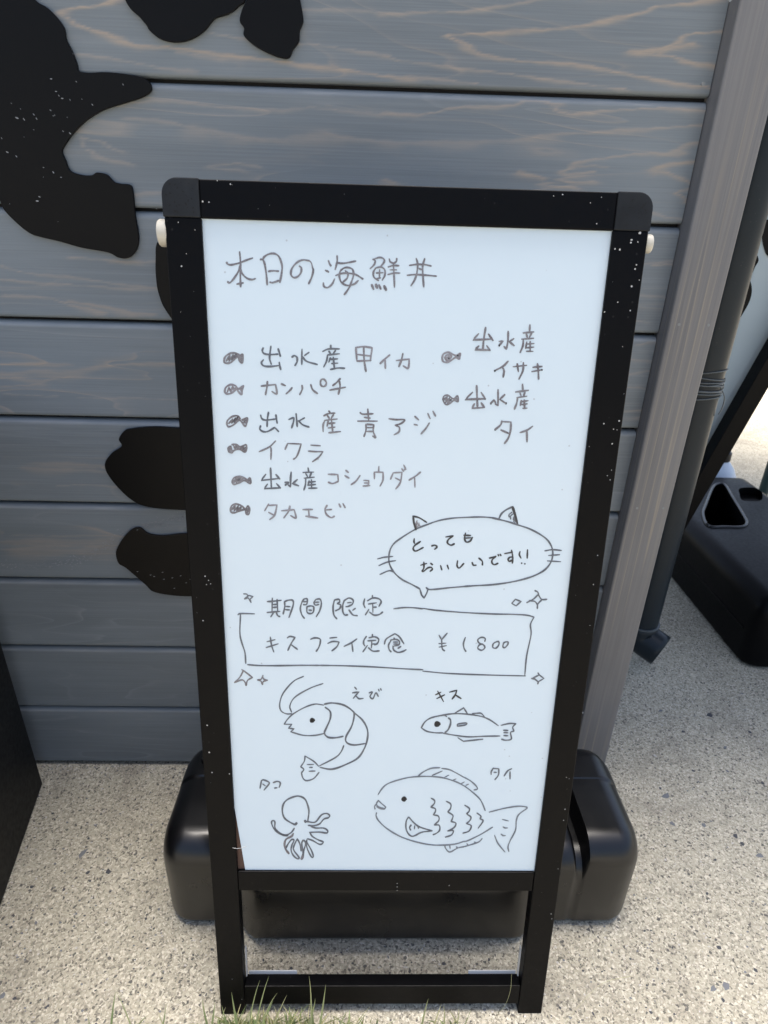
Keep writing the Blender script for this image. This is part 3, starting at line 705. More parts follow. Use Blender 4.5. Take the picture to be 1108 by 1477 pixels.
# ------------------------------------------------------------------ handwriting on the sheet
lay = [0]
def strokes(name, blocks, label):
    """blocks: (x0, y0, scale, pen width px, material key, strokes)"""
    bym = {}
    for x0, y0, sc, pw, mk_, s in blocks:
        for st_, pts in zig(s, x0, y0, sc):
            p = [np.array(q) for q in pts]
            if len(p) == 1: p = [p[0], p[0]+np.array([.3, .1])]
            closed = len(p) > 3 and np.linalg.norm(p[0]-p[-1]) < .5
            q = p if (st_ or len(p) < 3) else crom(p, 6)
            if st_:      # keep corners, add mid points
                qq = []
                for a, b_ in zip(q[:-1], q[1:]): qq += [a+(b_-a)*t for t in (0, .33, .66)]
                q = qq+[q[-1]]
            if len(q) < 4: q = [q[0]+(q[-1]-q[0])*t for t in np.linspace(0, 1, 6)] if len(q) == 2 else q
            lay[0] = (lay[0]+1) % 14
            d = DSH-.0002-.000015*lay[0]
            n = len(q); L = []; Rr = []
            ph = random.uniform(0, 6)
            for i, a in enumerate(q):
                t = q[min(i+1, n-1)]-q[max(i-1, 0)]; l_ = np.linalg.norm(t); t = t/l_ if l_ > 1e-6 else np.array([1, 0])
                nr = np.array([-t[1], t[0]])
                wv_ = pw*1.14/2*(1+.16*math.sin(ph+i*.55)+random.uniform(-.06, .06))
                e = min(i, n-1-i)
                a2 = a
                if i == 0: a2 = a-t*pw*.30; wv_ *= .62
                if i == n-1: a2 = a+t*pw*.30; wv_ *= .62
                L.append(a2+nr*wv_); Rr.append(a2-nr*wv_)
            V = [BP(*B(z_[0], z_[1], d), d) for z_ in L+Rr]
            F = [(i, i+1, n+i+1, n+i) for i in range(n-1)]
            bym.setdefault(mk_, []).append((V, F))
    mats = list(bym); V = []; F = []; mi = []
    for j, mm in enumerate(mats):
        v_, f_ = joinvf(bym[mm]); o_ = len(V); V += v_; F += [tuple(i+o_ for i in q) for q in f_]; mi += [j]*len(f_)
    base = wloc(SG); me = bpy.data.meshes.new(name)
    me.from_pydata([tuple(v-base) for v in V], [], F); me.update()
    for mm in mats: me.materials.append(M[mm])
    me.polygons.foreach_set('material_index', mi)
    o = bpy.data.objects.new(name, me); link(o, SG); o['label'] = label
    return o
def disc(x, y, r):      # small filled dot as a tight spiral of marker
    return "!"+" ".join(f"{x+math.cos(t)*r*t/19:.2f},{y+math.sin(t)*r*t/19:.2f}" for t in np.linspace(0, 19, 40))
TA, TB = (320, 360, 6.925), (460, 360, 6.156)
strokes('handwriting', [
 (*TA, 2.5, 'brown', "!178,22 184,80 188,150; 188,130 185,250 188,372; 48,126 60,145 100,152 180,132 240,108 308,84; 182,165 165,220 120,290 80,332 58,320; 182,175 200,235 250,285 300,300 336,290; !150,345 215,332"),
 (*TA, 2.5, 'brown', "385,98 410,102 430,150 445,250 454,352; 412,98 425,72 470,45 525,40 570,70 600,150 600,220 580,328; 465,218 510,212 568,216; 480,326 510,330 575,308"),
 (*TA, 2.5, 'brown', "775,165 795,185 790,230 760,268 720,280 692,250 700,190 750,130 810,104 875,112; 905,180 914,205 900,270 868,342"),
 (*TA, 1.6, 'light', "875,112 895,135 908,185"),
 (*TB, 2.4, 'brown', "85,98 95,125 108,146; 58,184 72,190 88,200; 40,295 45,325 75,338 115,310 140,260; 162,55 163,100 155,140 145,178; 165,118 210,122 270,114 328,102; 150,230 200,213 260,210 320,220 360,240 392,262; 200,175 184,210 185,255 205,295 250,318 310,308 350,275; 195,185 225,163 265,160 300,178 308,225 290,285 270,335 245,375 225,400; 235,188 258,215 250,255 215,288"),
 (*TB, 2.3, 'brown', "480,85 500,100 490,135 455,170; 495,82 540,70 575,82 580,110 545,155; 505,165 485,200 490,245 530,275; 500,165 550,155 585,180 585,230 562,272; 510,208 570,205; 540,178 538,250; !515,256 548,252; !625,82 632,108 660,122; 692,78 688,105 665,122; 615,155 660,142 712,143; !632,180 690,180; 612,222 670,209 720,209; 662,130 668,230 672,335"),
 (*TB, 3.4, 'brown', "!470,312 486,352; !506,308 518,342; !534,314 550,350; !580,322 598,360"),
 (*TB, 2.4, 'brown', "865,78 878,130 870,210 850,270 818,322; 940,80 922,150 925,240 932,332; 805,140 870,132 940,134 998,146; 785,228 860,222 960,228 1045,236; !890,168 912,178"),
], 'heading handwritten in brownish black marker across the top of the board')
C_, D_ = (320, 490, 6.156), (450, 490, 6.156)
E_, F_ = (320, 580, 6.156), (450, 580, 5.832)
G_, H_ = (325, 665, 6.156), (450, 665, 6.156)
FI1 = "20,180 34,148 75,122 120,118 155,135; 20,180 25,203 55,209 90,195 125,160 145,150 158,185 178,208 185,180 186,130 158,148 150,150"
strokes('handwriting', [
 (*C_, 2.6, 'brown', FI1+"; !40,190 75,135 60,195 105,130 85,185 130,125 110,168 142,140; !150,165 182,150 160,185 182,180"),
 (*C_, 2.4, 'slate', "368,72 360,100 378,124 430,132 500,128; 436,58 428,120 425,170 440,218; 500,80 512,115 520,148; 370,178 352,205 372,232 430,238 505,230; 510,200 515,235 524,266"),
 (*C_, 2.4, 'slate', "622,155 645,142 668,158 668,195 650,230; 712,85 710,218; 775,112 735,140; 715,150 755,192 848,220"),
 (*C_, 2.3, 'slate', "968,48 966,85; 895,105 950,82 1045,82; 950,100 968,128; 1010,95 985,130; 940,135 1045,125; 940,135 930,190 905,242; 965,160 950,200; 960,175 1030,170; 990,155 1000,258; 975,212 1030,208; 965,264 1030,252 1092,254"),
 (*D_, 2.6, 'light', "390,68 400,190; 390,70 460,62 535,72; 535,72 518,188; 400,190 520,185; 395,130 520,145"),
 (*D_, 2.6, 'brown', "460,65 464,180 480,282; !518,140 518,145; !518,180 520,186"),
 (*D_, 2.5, 'light', "692,135 650,170 605,212; 650,175 652,255; !750,185 865,172; 865,172 855,252 810,232"),
 (*D_, 2.5, 'brown', "808,122 795,180 772,240; !605,208 612,212"),
], 'first handwritten menu line with a filled fish, upper left of the board')
strokes('handwriting', [
 (*C_, 2.5, 'light', "25,465 35,425 75,400 120,408 145,437 190,408; 25,465 50,482 90,472 130,440 150,465 178,486 180,445 194,408; !50,465 65,420 78,465 100,412 108,452 128,418; !160,440 185,425 170,455 182,460"),
 (*C_, 2.0, 'brown', "!66,435 76,445"),
 (*C_, 2.4, 'brown', "350,412 410,405 478,398; 478,398 488,480 445,460; 405,370 402,415 388,488; 528,392 565,408; 572,480 605,450 625,425; 712,405 714,440 692,488; 790,398 808,445 850,478; 875,372 888,352 910,354 928,378 922,405 900,416 880,402 875,372"),
 (*C_, 2.4, 'brown', "1052,345 1020,380 985,408; 958,448 1030,435 1098,422; 1045,370 1050,420 1035,485"),
], 'second handwritten menu line with a pale fish, left half of the board')
strokes('handwriting', [
 (*E_, 2.3, 'brown', "45,200 50,165 90,130 140,122 165,150; 45,200 60,218 100,205 150,162 175,175 208,215 222,180 225,140 178,158; !62,190 100,150 85,190 125,140 105,180 145,130 130,165 158,150; !185,165 218,155 195,180 215,185"),
 (*E_, 2.3, 'slate', "345,115 355,145 390,160 480,150; 415,90 405,150 402,218; 480,112 486,150 492,188; 345,210 338,240 368,262 410,260 470,225; 470,225 505,262"),
 (*E_, 2.3, 'slate', "595,155 635,140 638,170 620,230; 660,102 665,160 670,218; 735,140 690,165; 680,165 720,202 775,222"),
 (*E_, 2.3, 'brown', "950,78 965,98; 905,122 950,102 1005,98; 935,115 955,145; 992,112 970,145; 915,162 1025,150; 915,162 900,205 900,262; 945,170 935,215; 945,190 1005,185; 975,165 985,265; 945,230 1005,222; 950,272 1055,262"),
 (*F_, 2.3, 'brown', "405,88 430,102 515,98; 470,58 478,160; 440,128 490,135; 385,160 550,160; 455,185 455,235 438,290; 455,187 520,190; 520,190 516,245 535,298 510,285; 460,215 515,215; 458,247 512,247"),
 (*F_, 2.3, 'brown', "648,140 710,148 780,148 750,180 700,194; 705,195 735,212 732,250 692,275; 865,120 898,150; !860,188 888,194; 988,175 960,220 918,268; 975,95 995,140; 1018,76 1040,118"),
], 'third handwritten menu line, the widest one with a filled fish')
strokes('handwriting', [
 (*E_, 2.4, 'brown', "60,440 58,408 78,392 85,420 95,448 60,440; 90,378 130,376 165,398 215,378 218,415 205,445 162,418 120,425 92,440; !105,385 120,420 128,380 140,412 150,392 175,410 195,395 185,425 210,400 200,440; !62,420 75,405 70,438"),
 (*E_, 2.1, 'brown', "478,345 420,400 332,440; 428,395 438,420 436,510; 585,368 562,420; !585,368 705,372; 705,372 680,450 660,490 635,508; !790,382 875,388; 768,435 830,440 898,440; 898,442 860,490 805,530"),
], 'fourth handwritten menu line, three characters beside a striped fish')
strokes('handwriting', [
 (*G_, 2.4, 'brown', "60,185 78,150 130,138 170,150 195,168 218,150 222,200 168,172 120,195 80,207 60,185; !70,185 110,148 95,195 135,148 120,190 160,155; !75,190 150,150 90,160 150,175; !195,172 218,165 205,185"),
 (*G_, 2.4, 'slate', "!360,118 318,172 480,155; 402,62 406,150 410,238; !450,120 485,160; !375,205 345,245 490,238; !455,200 490,240; 530,190 562,190 532,215; 585,98 580,160 580,228; !578,230 560,212; !640,165 598,200 652,220"),
 (*G_, 2.2, 'slate', "735,60 740,90; !690,102 785,98; !715,112 730,138; 765,105 750,138; !700,152 790,143; 715,150 712,210 698,258; 745,175 735,218; !735,190 800,182; 765,165 768,240; !738,215 802,208; !740,242 815,240"),
 (*H_, 2.2, 'light', "!145,118 230,120; 230,120 235,178; 235,180 185,200 145,188; 300,82 325,102; 292,130 330,152; 428,128 390,180 348,210; !460,172 505,175 500,215; !465,195 500,195; !455,222 515,218; 595,48 592,95; 555,98 555,158; !555,98 632,100; 632,100 630,170 605,222; 722,105 698,162; !722,105 800,100; 800,100 785,190 745,248; 740,150 785,172; !798,68 815,92; !815,35 835,75; !832,60 822,80; 965,98 920,135 862,170; 912,140 915,232"),
], 'fifth handwritten menu line with a dark fish')
strokes('handwriting', [
 (*G_, 2.4, 'brown', "45,430 60,395 100,382 150,400 178,430 200,398 216,430 208,472 186,466 176,432 130,442 80,460 50,450 45,430; !55,435 90,392 75,448 120,395 100,445 145,405 130,435; !190,440 208,415 195,465"),
 (*G_, 2.3, 'light', "385,382 350,442; !378,395 460,390; 460,390 438,480 395,520; 385,455 430,480; 500,442 612,432; 612,432 628,505 580,485; 575,400 560,450 520,505; !690,432 775,430; 740,435 745,490; 715,490 822,506; 905,392 886,430 900,475 940,502 970,490; 890,435 945,430; 1010,380 1025,410; 1045,378 1065,415"),
], 'sixth and lowest handwritten menu line with a dark fish')
I_, J_ = (630, 460, 6.156), (630, 550, 6.156)
strokes('handwriting', [
 (*I_, 2.5, 'light', "48,350 60,312 105,297 150,318 178,326 208,305 205,330 200,356 168,342 130,367 90,385 58,378 48,350; 72,350 88,322 128,322 122,350 92,368 74,350; 90,350 105,335 118,345; !188,325 205,318 195,345"),
 (*I_, 2.5, 'ink', "!103,349 110,352; !183,325 190,327"),
 (*I_, 2.6, 'brown', "!372,132 322,186 480,180; 435,75 418,180 410,272; !460,135 500,192; !375,240 340,272 475,278; !445,238 470,275; !555,200 590,195 555,235; 635,110 632,200 618,268; !618,268 598,245; !685,175 645,202 688,238"),
 (*I_, 2.4, 'brown', "828,52 825,110; !768,125 862,115; !795,130 805,165; 845,122 822,165; !755,180 860,172; 770,185 765,240 740,300; !800,205 790,262; !795,225 865,218; 830,200 830,285; !800,257 862,250; !797,287 855,288"),
 (*I_, 2.5, 'brown', "635,375 590,420 515,460; 580,425 598,460 590,518; !680,425 798,412; 715,398 725,468; 770,388 765,460 730,535; !855,430 935,422; !845,468 935,452; 895,398 902,460 905,535"),
 (*I_, 2.7, 'ink', "!513,460 519,461; !553,235 559,236; !931,452 937,453; !468,277 474,278"),
], 'upper pair of handwritten lines in the right half of the board')
strokes('handwriting', [
 (*J_, 2.2, 'brown', "55,165 65,132 100,125 150,155 185,130 190,180 155,168 120,195 80,205 55,165; !62,170 95,132 75,195 120,140 95,198 140,150; !70,150 130,175 80,185; !160,160 185,150 175,175"),
 (*J_, 2.7, 'brown', "!318,98 252,162 425,155; 355,38 358,130 362,228; !395,100 430,152; !335,200 312,240 425,232; !395,192 422,230; !480,195 510,165 522,190; 545,75 545,215; !545,215 520,200; !605,118 560,160 612,195"),
 (*J_, 2.4, 'brown', "762,25 765,80; !700,95 815,80; !738,100 750,130; 785,92 772,130; !712,145 800,132; 718,148 710,195 690,248; !752,170 742,215; !745,182 812,172; 778,165 780,232; !755,207 805,200; !765,240 802,238"),
 (*J_, 2.5, 'brown', "580,352 565,390 520,428; !580,358 660,362; 660,362 655,440 635,505 602,552; !570,432 638,462; 852,400 800,435 740,455; 800,438 802,538"),
 (*J_, 2.9, 'ink', "!119,167 126,169; !517,428 523,429; !427,155 433,156; !478,196 484,196; !612,195 618,196"),
], 'lower pair of handwritten lines in the right half of the board')
K_, L_ = (540, 725, 6.156), (660, 725, 6.925)
strokes('speech_bubble_drawing', [
 (*K_, 2.0, 'slate', "405,768 340,730 250,685 190,635 150,580 130,520 135,440 165,375 230,320 360,240 470,195 580,158 700,138 850,130 960,128 1050,135 1108,148; 375,745 405,768; !405,768 420,820 442,848; !442,848 465,805 478,768; 460,755 485,771 540,770 680,755 840,742"),
 (*L_, 2.1, 'slate', "340,152 415,168 520,195 610,225 720,262 830,320 900,375 940,440 952,510 935,590 880,665 790,720 680,760 530,795 350,820 180,830 60,838"),
 (*K_, 3.0, 'ink', "!370,240 352,180 345,120"),
 (*K_, 2.1, 'ink', "345,120 400,135 465,175"),
 (*K_, 1.8, 'brown', "!380,160 364,205; !385,178 368,215; !398,180 388,215; !400,195 408,215; !376,200 374,235"),
 (*K_, 1.8, 'slate', "28,500 90,485 165,478; 40,560 110,530 190,515; 50,638 130,605 175,615"),
 (*L_, 2.2, 'slate', "412,165 440,110 490,70 550,42"),
 (*L_, 3.4, 'ink', "!550,42 572,110 600,215"),
 (*L_, 1.7, 'slate', "545,95 515,120 518,145; 558,110 530,135 532,165; 566,140 555,170; !575,150 560,190; !580,170 572,205"),
 (*L_, 2.0, 'slate', "872,482 950,470 1038,478; !910,528 1020,520; !898,582 1030,590"),
], 'drawn speech bubble with two cat ears and whiskers around a short exclamation')
strokes('handwriting', [
 (*K_, 2.2, 'ink', "355,320 352,345 358,362; 410,345 360,380 345,410 370,430 435,398; 508,385 540,378 556,395 535,415; 635,305 700,295; 700,295 658,328 650,358 680,378 712,365; 810,270 802,320 818,350 850,342 872,308; !795,290 855,292; !800,316 862,312"),
 (*K_, 2.1, 'ink', "!412,556 465,540; 440,528 440,580 425,605 440,608 475,580 505,575 515,592 495,610; !500,538 518,552; 588,558 600,598; 648,555 660,590; 740,515 735,560 755,580 795,540; 868,530 880,555 905,555; 928,492 958,520 960,555"),
 (*L_, 2.1, 'ink', "318,555 385,537; 385,535 348,570 345,602 370,620 405,605; !405,518 412,533; !425,515 435,530; 470,510 550,495; 540,475 552,540 548,605; 548,542 520,548 505,570 520,586 550,572; 625,488 618,520 635,555; 700,470 698,510 696,555; !638,604 644,606; !670,610 676,613"),
], 'two short black handwritten lines inside the cat eared speech bubble')
M_, N_, O_ = (335, 845, 7.914), (460, 845, 6.925), (610, 845, 5.54)
strokes('handwriting', [
 (*M_, 2.1, 'slate', "400,180 470,176 560,165; 458,140 455,300; 512,155 520,300; !465,215 510,211; !465,248 512,243; 398,305 470,298 545,292; 470,310 440,355; 505,310 520,340 545,352; 597,185 600,240 582,322; 597,182 640,165 690,166 698,210 670,300 648,362; !612,235 660,238; !605,272 655,275"),
 (*M_, 2.0, 'slate', "820,150 795,190 778,260 795,330 825,372; 820,150 856,150 850,210 812,215; !812,182 850,180; 955,155 935,190 950,220 990,212; 955,155 1002,152 1018,200 1000,280 960,352; !950,188 992,186; 852,240 855,300 890,318 925,300 930,242 895,230 852,240; !875,277 908,280"),
 (*N_, 2.1, 'slate', "155,145 142,210 150,290 180,330; 155,142 200,135 208,160 185,178; 185,178 218,192 208,228 165,250; 252,152 240,190 238,250 258,290 290,290; 250,150 300,122 342,142 335,182 295,205 270,208; !285,170 325,165; 300,240 340,290 385,298; !365,225 338,245"),
 (*N_, 2.1, 'slate', "458,130 448,180 462,220; !535,95 535,125; 485,150 540,122 600,130 622,160 600,205; !495,182 575,170; !538,175 540,265; !540,215 575,212; 500,235 465,290; 505,262 550,292 600,288 638,262"),
 (*M_, 2.0, 'slate', "!398,638 490,615; !388,705 525,662; 435,585 450,680 475,755; 628,595 660,578 718,588; 718,588 672,660 635,738; 670,670 745,725; 895,610 940,595 1000,605 1005,650 985,710 958,748"),
 (*N_, 2.0, 'slate', "!110,522 180,515; 90,575 140,556 200,560; 202,562 180,608 130,650; 380,530 320,572 252,605; !330,570 340,655; 475,505 450,545 448,580 460,600; !535,485 535,515; 500,520 560,510 598,535 585,575 555,590; !490,550 570,545; !530,548 525,620; !528,582 562,580; 485,595 440,660; 495,618 540,652 605,650"),
 (*N_, 2.0, 'slate', "655,582 675,530 760,478; 760,478 805,510 850,580; !752,520 752,540; 722,545 697,590 702,635 722,660; 715,542 770,535 805,555 798,588 750,602; !745,562 790,562; !745,582 788,580; 740,600 748,640 790,665 840,655 872,638; !820,605 790,625"),
 (*O_, 1.9, 'slate', "!130,395 150,430 195,378; 150,430 155,500 175,520; !128,462 185,458; !130,490 188,478; 340,412 325,460 330,500 345,525; 495,445 498,420 468,412 440,430 448,455 485,472 495,495 470,515 440,500 450,474 478,464; 580,450 605,445 608,470 585,498 560,492 562,465 580,450; 655,450 680,448 678,470 655,494 640,486 645,460 655,450"),
 (*M_, 1.9, 'slate', "65,330 100,317 255,320; 95,325 88,540 110,650 145,760 155,885; 175,900 300,910 500,912 800,908 1000,909"),
 (*N_, 1.8, 'slate', "0,795 200,798 500,808 860,830 1040,838; 748,230 850,218 950,220 1040,230"),
 (*O_, 1.8, 'slate', "0,180 100,195 300,212 550,225 720,228 830,235 890,250; 888,252 860,310 865,390 830,560 815,715; 0,682 200,700 500,712 820,720"),
], 'handwritten limited set meal offer with price inside a drawn box, middle of the board')
for lb, bl in (('tiny star doodle at the left above the boxed offer', (*M_, 1.9, 'slate', "!130,92 165,93 182,118 140,150; !140,150 185,138 215,190; !215,190 205,152 238,122; !238,122 182,108")),
               ('small diamond doodle above the box at the right', (*O_, 1.9, 'slate', "!710,140 740,108 785,125 745,160 710,140")),
               ('four pointed star doodle above the box at the right', (*O_, 1.9, 'slate', "895,38 918,50 925,72; 920,72 885,105 830,135; 925,75 950,108 992,108; 950,112 920,145 915,182; 850,118 895,125 917,152")),
               ('diamond doodle below the box at the right', (*O_, 1.9, 'slate', "!930,712 875,740; !930,712 968,740 920,768; !920,695 932,714; !868,740 895,745 925,770; !918,785 924,765")),
               ('large star doodle below the box at the left', (330, 960, 4.817, 1.9, 'brown', "!90,28 104,36 165,82; 102,35 78,80 40,118; 40,118 95,100 122,130; 165,82 130,105 122,138; !116,132 122,138")),
               ('small star doodle below the box at the left', (330, 960, 4.817, 1.9, 'brown', "235,78 225,95 205,100; 205,100 225,110 235,132; 235,132 240,112 265,102; 265,102 245,95 235,75; !238,68 234,80; !200,100 210,100; !262,102 270,102"))):
    strokes('star_doodle', [bl], lb)
P_ = (330, 960, 4.817)
strokes('prawn_drawing', [
 (*P_, 1.7, 'slate', "520,75 450,110 380,190 355,260 362,312 400,335 440,335; 655,125 560,160 460,220 425,280 437,325; 660,275 600,268 530,290 450,335 410,372 385,408; !385,408 440,408 415,435 455,440 430,460; 430,460 520,485 600,485 665,472; 800,555 780,600 740,640 625,700; 625,700 590,665 530,628; 530,628 525,665 500,703; 500,703 522,722 505,745; 505,745 515,780 540,800 590,785 628,742; !545,688 590,688; !560,708 582,708; !558,735 600,733"),
 (*P_, 2.2, 'slate', "670,290 705,320 705,370 680,430 665,470 690,498 740,502 795,492; 665,268 720,260 800,275 860,315 872,345 855,420 815,495 820,535 870,552 950,542; 875,330 930,380 962,440 965,500 945,570 900,640 820,685 720,720 635,708"),
 (*P_, 2.0, 'ink', disc(580, 382, 15)),
 (*P_, 1.9, 'slate', "!875,150 888,165; !860,190 905,182 865,228; 885,212 905,230 935,228; 975,190 998,185 982,215 1002,230 1022,190 1040,215; !1040,165 1046,178; !1055,160 1060,172"),
], 'drawn prawn with long antennae and its name beside it, lower left of the board')
Q_ = (360, 1110, 7.914)
strokes('octopus_drawing', [
 (*Q_, 2.1, 'slate', "522,632 460,600 400,555 375,480 385,400 430,345 510,310 570,305 630,335 662,400 678,480 665,590"),
 (*Q_, 3.0, 'slate', "!522,628 540,610; !632,582 640,602"),
 (*Q_, 1.9, 'slate', "640,595 665,595 750,600 820,520 880,502 915,525 900,550 850,565 800,620 740,640 670,638; 700,650 760,668 850,670 892,700 880,725 800,715 685,718; 690,722 720,765 790,805 840,825 825,850 790,850 720,810 660,790; 655,800 650,860 670,930 710,1000 728,985 700,910 645,815; 608,805 596,850 610,950 590,1020 612,1005 618,930 640,850 622,808 600,830; 545,790 575,850 590,930; 545,790 508,870 505,920 565,1003 545,1018 500,980 475,920 485,860 508,808 480,800 440,850 412,905; 440,755 380,750 310,710 265,650 252,600 270,582 290,600 290,660 320,705 380,740 430,745 480,715 512,670"),
 (*Q_, 2.6, 'brown', "500,730 480,762 420,795 400,845 410,905 450,960; !592,1022 612,985; !425,930 445,955"),
 (*Q_, 1.9, 'slate', "135,130 120,215; 135,128 160,118 218,142 222,165 165,235; !150,165 180,185; 270,150 320,135 352,155 338,205; !285,212 315,208"),
], 'drawn octopus with curling arms and its name above it, bottom left of the board')
R_ = (590, 980, 6.518)
strokes('slim_fish_drawing', [
 (*R_, 1.8, 'slate', "115,455 150,400 200,365 270,345 350,330 440,322 560,328 680,348 760,380 840,435; 115,455 170,488 250,502 320,502; 320,505 430,525 560,540 700,535 855,532; !430,318 515,268 550,322; 595,322 640,318 680,320 710,352; 455,440 462,420 540,410 530,428 455,440; !460,548 512,582 695,562; 865,432 940,415 1005,415; 1005,415 975,450 985,485 955,500 962,560 910,572 870,562; !888,478 932,480; !892,500 932,502; !892,528 932,530; 270,347 330,336 355,350"),
 (*R_, 2.2, 'slate', "370,362 390,380 390,420 370,470 340,500"),
 (*R_, 2.0, 'ink', disc(265, 422, 26)),
 (*R_, 2.1, 'ink', "!250,145 300,120; !262,180 335,145; !270,110 325,208; !382,120 450,102; 450,102 435,145 405,185; !435,145 490,180"),
], 'drawn slim fish facing left with its name above it, right part of the board')
S_, T_ = (530, 1090, 7.914), (640, 1090, 7.914)
strokes('round_fish_drawing', [
 (*S_, 1.7, 'thin', "122,445 165,380 225,325 330,285 470,250 600,238 720,238 850,250 960,280 1040,310 1108,348; !125,510 160,545 212,588 190,612; 190,612 150,605 105,582; 125,510 103,555 140,590 190,602; 88,610 82,580 100,555; 105,650 100,690 130,745 220,830 360,915 520,975 700,1015 850,1022 1000,1010 1108,977; 578,235 640,185 730,145 830,138; 848,145 950,165 1108,250; 740,225 855,175; !885,245 930,222; !968,285 1012,265; !1060,325 1108,300; 885,1022 892,1055 940,1100 1030,1055 1108,1038; !940,1020 945,1060; !1015,1040 1030,1052"),
 (*S_, 1.9, 'slate', "470,700 445,745 440,820 460,880 500,918 545,912 620,875 740,858; 475,702 530,765 600,815 740,858; 500,790 482,820 495,850; !540,800 538,835; !580,808 585,830"),
 (*S_, 1.8, 'slate', "728,485 765,510 765,545 725,588; 725,588 775,605 775,640 752,675; 752,675 810,690 815,740 765,790; 765,790 820,795 825,850 790,885 750,902; 900,520 950,550 950,600 918,642; 918,642 975,680 970,720 955,752; 955,752 1010,770 990,820 915,860; 915,860 980,855 960,905 890,930"),
 (*S_, 2.0, 'ink', disc(418, 498, 26)),
 (*T_, 1.7, 'thin', "237,345 310,400 400,480 440,540 475,628; 237,248 310,290 370,345 385,380 345,392; !255,338 285,325; 520,645 700,600 850,578 940,585 955,600; 955,600 860,670 830,740 820,850 760,970 735,1040 745,1095; 582,910 620,1000 700,1100; !670,728 740,745; 678,812 700,825 730,825; 655,895 680,912 705,912; 237,983 300,960 430,895 560,815; 237,1038 300,1020 400,985 440,945; !265,1005 280,1020; !350,985 370,995"),
 (*T_, 1.8, 'slate', "240,565 292,600 290,635 262,665; 262,665 310,700 300,740 260,775; 260,775 315,800 290,860 220,885; 380,655 425,690 415,722; 415,722 450,745 395,828"),
 (*T_, 1.9, 'slate', "570,140 545,180 542,215; !560,146 630,150; 630,150 625,220 585,275; !575,190 605,190; 778,148 730,175 690,232; !758,182 758,265"),
], 'drawn round sea bream with scales facing left, lower right of the board')
# thin hair caught on the lower left of the frame
v_, f_ = tubev([BP(*B(x, y), -.0012) for x, y in ((336, 1222), (343, 1223), (349, 1222), (356, 1220))], .00035, 5)
mk('stray_thread', v_, f_, M['speck'], SG)

# ------------------------------------------------------------------ stones embedded in the pavement
ST = [(119, 1231, 18, 'g'), (157, 1257, 11, 'd'), (46, 1279, 8, 'd'), (127, 1259, 8, 'd'), (105, 1278, 7, 'l'), (69, 1451, 8, 'd'), (4, 1436, 9, 'g'), (21, 1440, 7, 'd'), (211, 1325, 6, 'd'), (138, 1190, 7, 'g'), (128, 1209, 7, 'd'), (195, 1153, 5, 'd'), (52, 1331, 7, 'g'), (16, 1337, 6, 'd'), (252, 1369, 6, 'l'), (155, 1412, 5, 'd'), (76, 1173, 6, 'd'), (250, 1122, 6, 'd'), (225, 1240, 6, 'd'), (205, 1238, 5, 'd'), (92, 1284, 5, 'd'), (110, 1318, 5, 'g'),
      (1024, 1031, 14, 'd'), (961, 1148, 16, 'g'), (970, 1188, 13, 'g'), (1061, 1206, 10, 'd'), (1071, 1217, 11, 'd'), (1096, 1234, 13, 'g'), (953, 1025, 9, 'g'), (1082, 1056, 9, 'd'), (1046, 1078, 8, 'g'), (1020, 1289, 9, 'd'), (1037, 1366, 9, 'd'), (1069, 1348, 7, 'l'), (948, 1397, 7, 'd'), (1029, 1426, 12, 'g'), (1047, 1422, 12, 'g'), (1043, 1442, 7, 'd'), (939, 1460, 7, 'd'), (856, 1462, 6, 'd'), (952, 1137, 7, 'd'), (1049, 1112, 8, 'g'), (912, 1170, 7, 'd'), (1015, 1190, 9, 'g'), (1032, 1240, 6, 'd'), (1090, 1400, 7, 'd'), (1075, 1402, 6, 'g'), (930, 1343, 6, 'd'), (1100, 1130, 7, 'd'), (985, 1055, 7, 'd'), (1000, 1112, 7, 'd'), (895, 1010, 6, 'd'), (1070, 1000, 7, 'g'), (990, 1310, 5, 'l'), (960, 1240, 6, 'l'), (945, 1090, 7, 'l'), (640, 1390, 7, 'd'), (420, 1396, 6, 'd'), (560, 1380, 6, 'g'), (380, 1385, 6, 'd'), (705, 1384, 6, 'd')]
protos = {}
def stone_mesh(i):
    bm = bmesh.new(); bmesh.ops.create_icosphere(bm, subdivisions=1, radius=1.0)
    rg = random.Random(i)
    for v in bm.verts:
        v.co *= rg.uniform(.75, 1.2); v.co.z *= .35
    me = bpy.data.meshes.new('stone'); bm.to_mesh(me); bm.free(); return me
for x, y, s, kd in ST:
    mt = {'d': 'stoned', 'g': 'stoneg', 'l': 'stonel'}[kd]
    key = (mt, random.randrange(4))
    if key not in protos: me = stone_mesh(hash(key[1])+len(protos)); me.materials.append(M[mt]); protos[key] = me
    g = onground(x, y); dist = np.linalg.norm(g-CAM); r_ = s/2*dist/FPX
    o = bpy.data.objects.new('stone', protos[key]); o.location = (g[0], g[1], -r_*.22); o.scale = (r_*1.1, r_*random.uniform(.75, 1.25), r_)
    o.rotation_euler = (0, 0, random.uniform(0, 6)); link(o, GND)
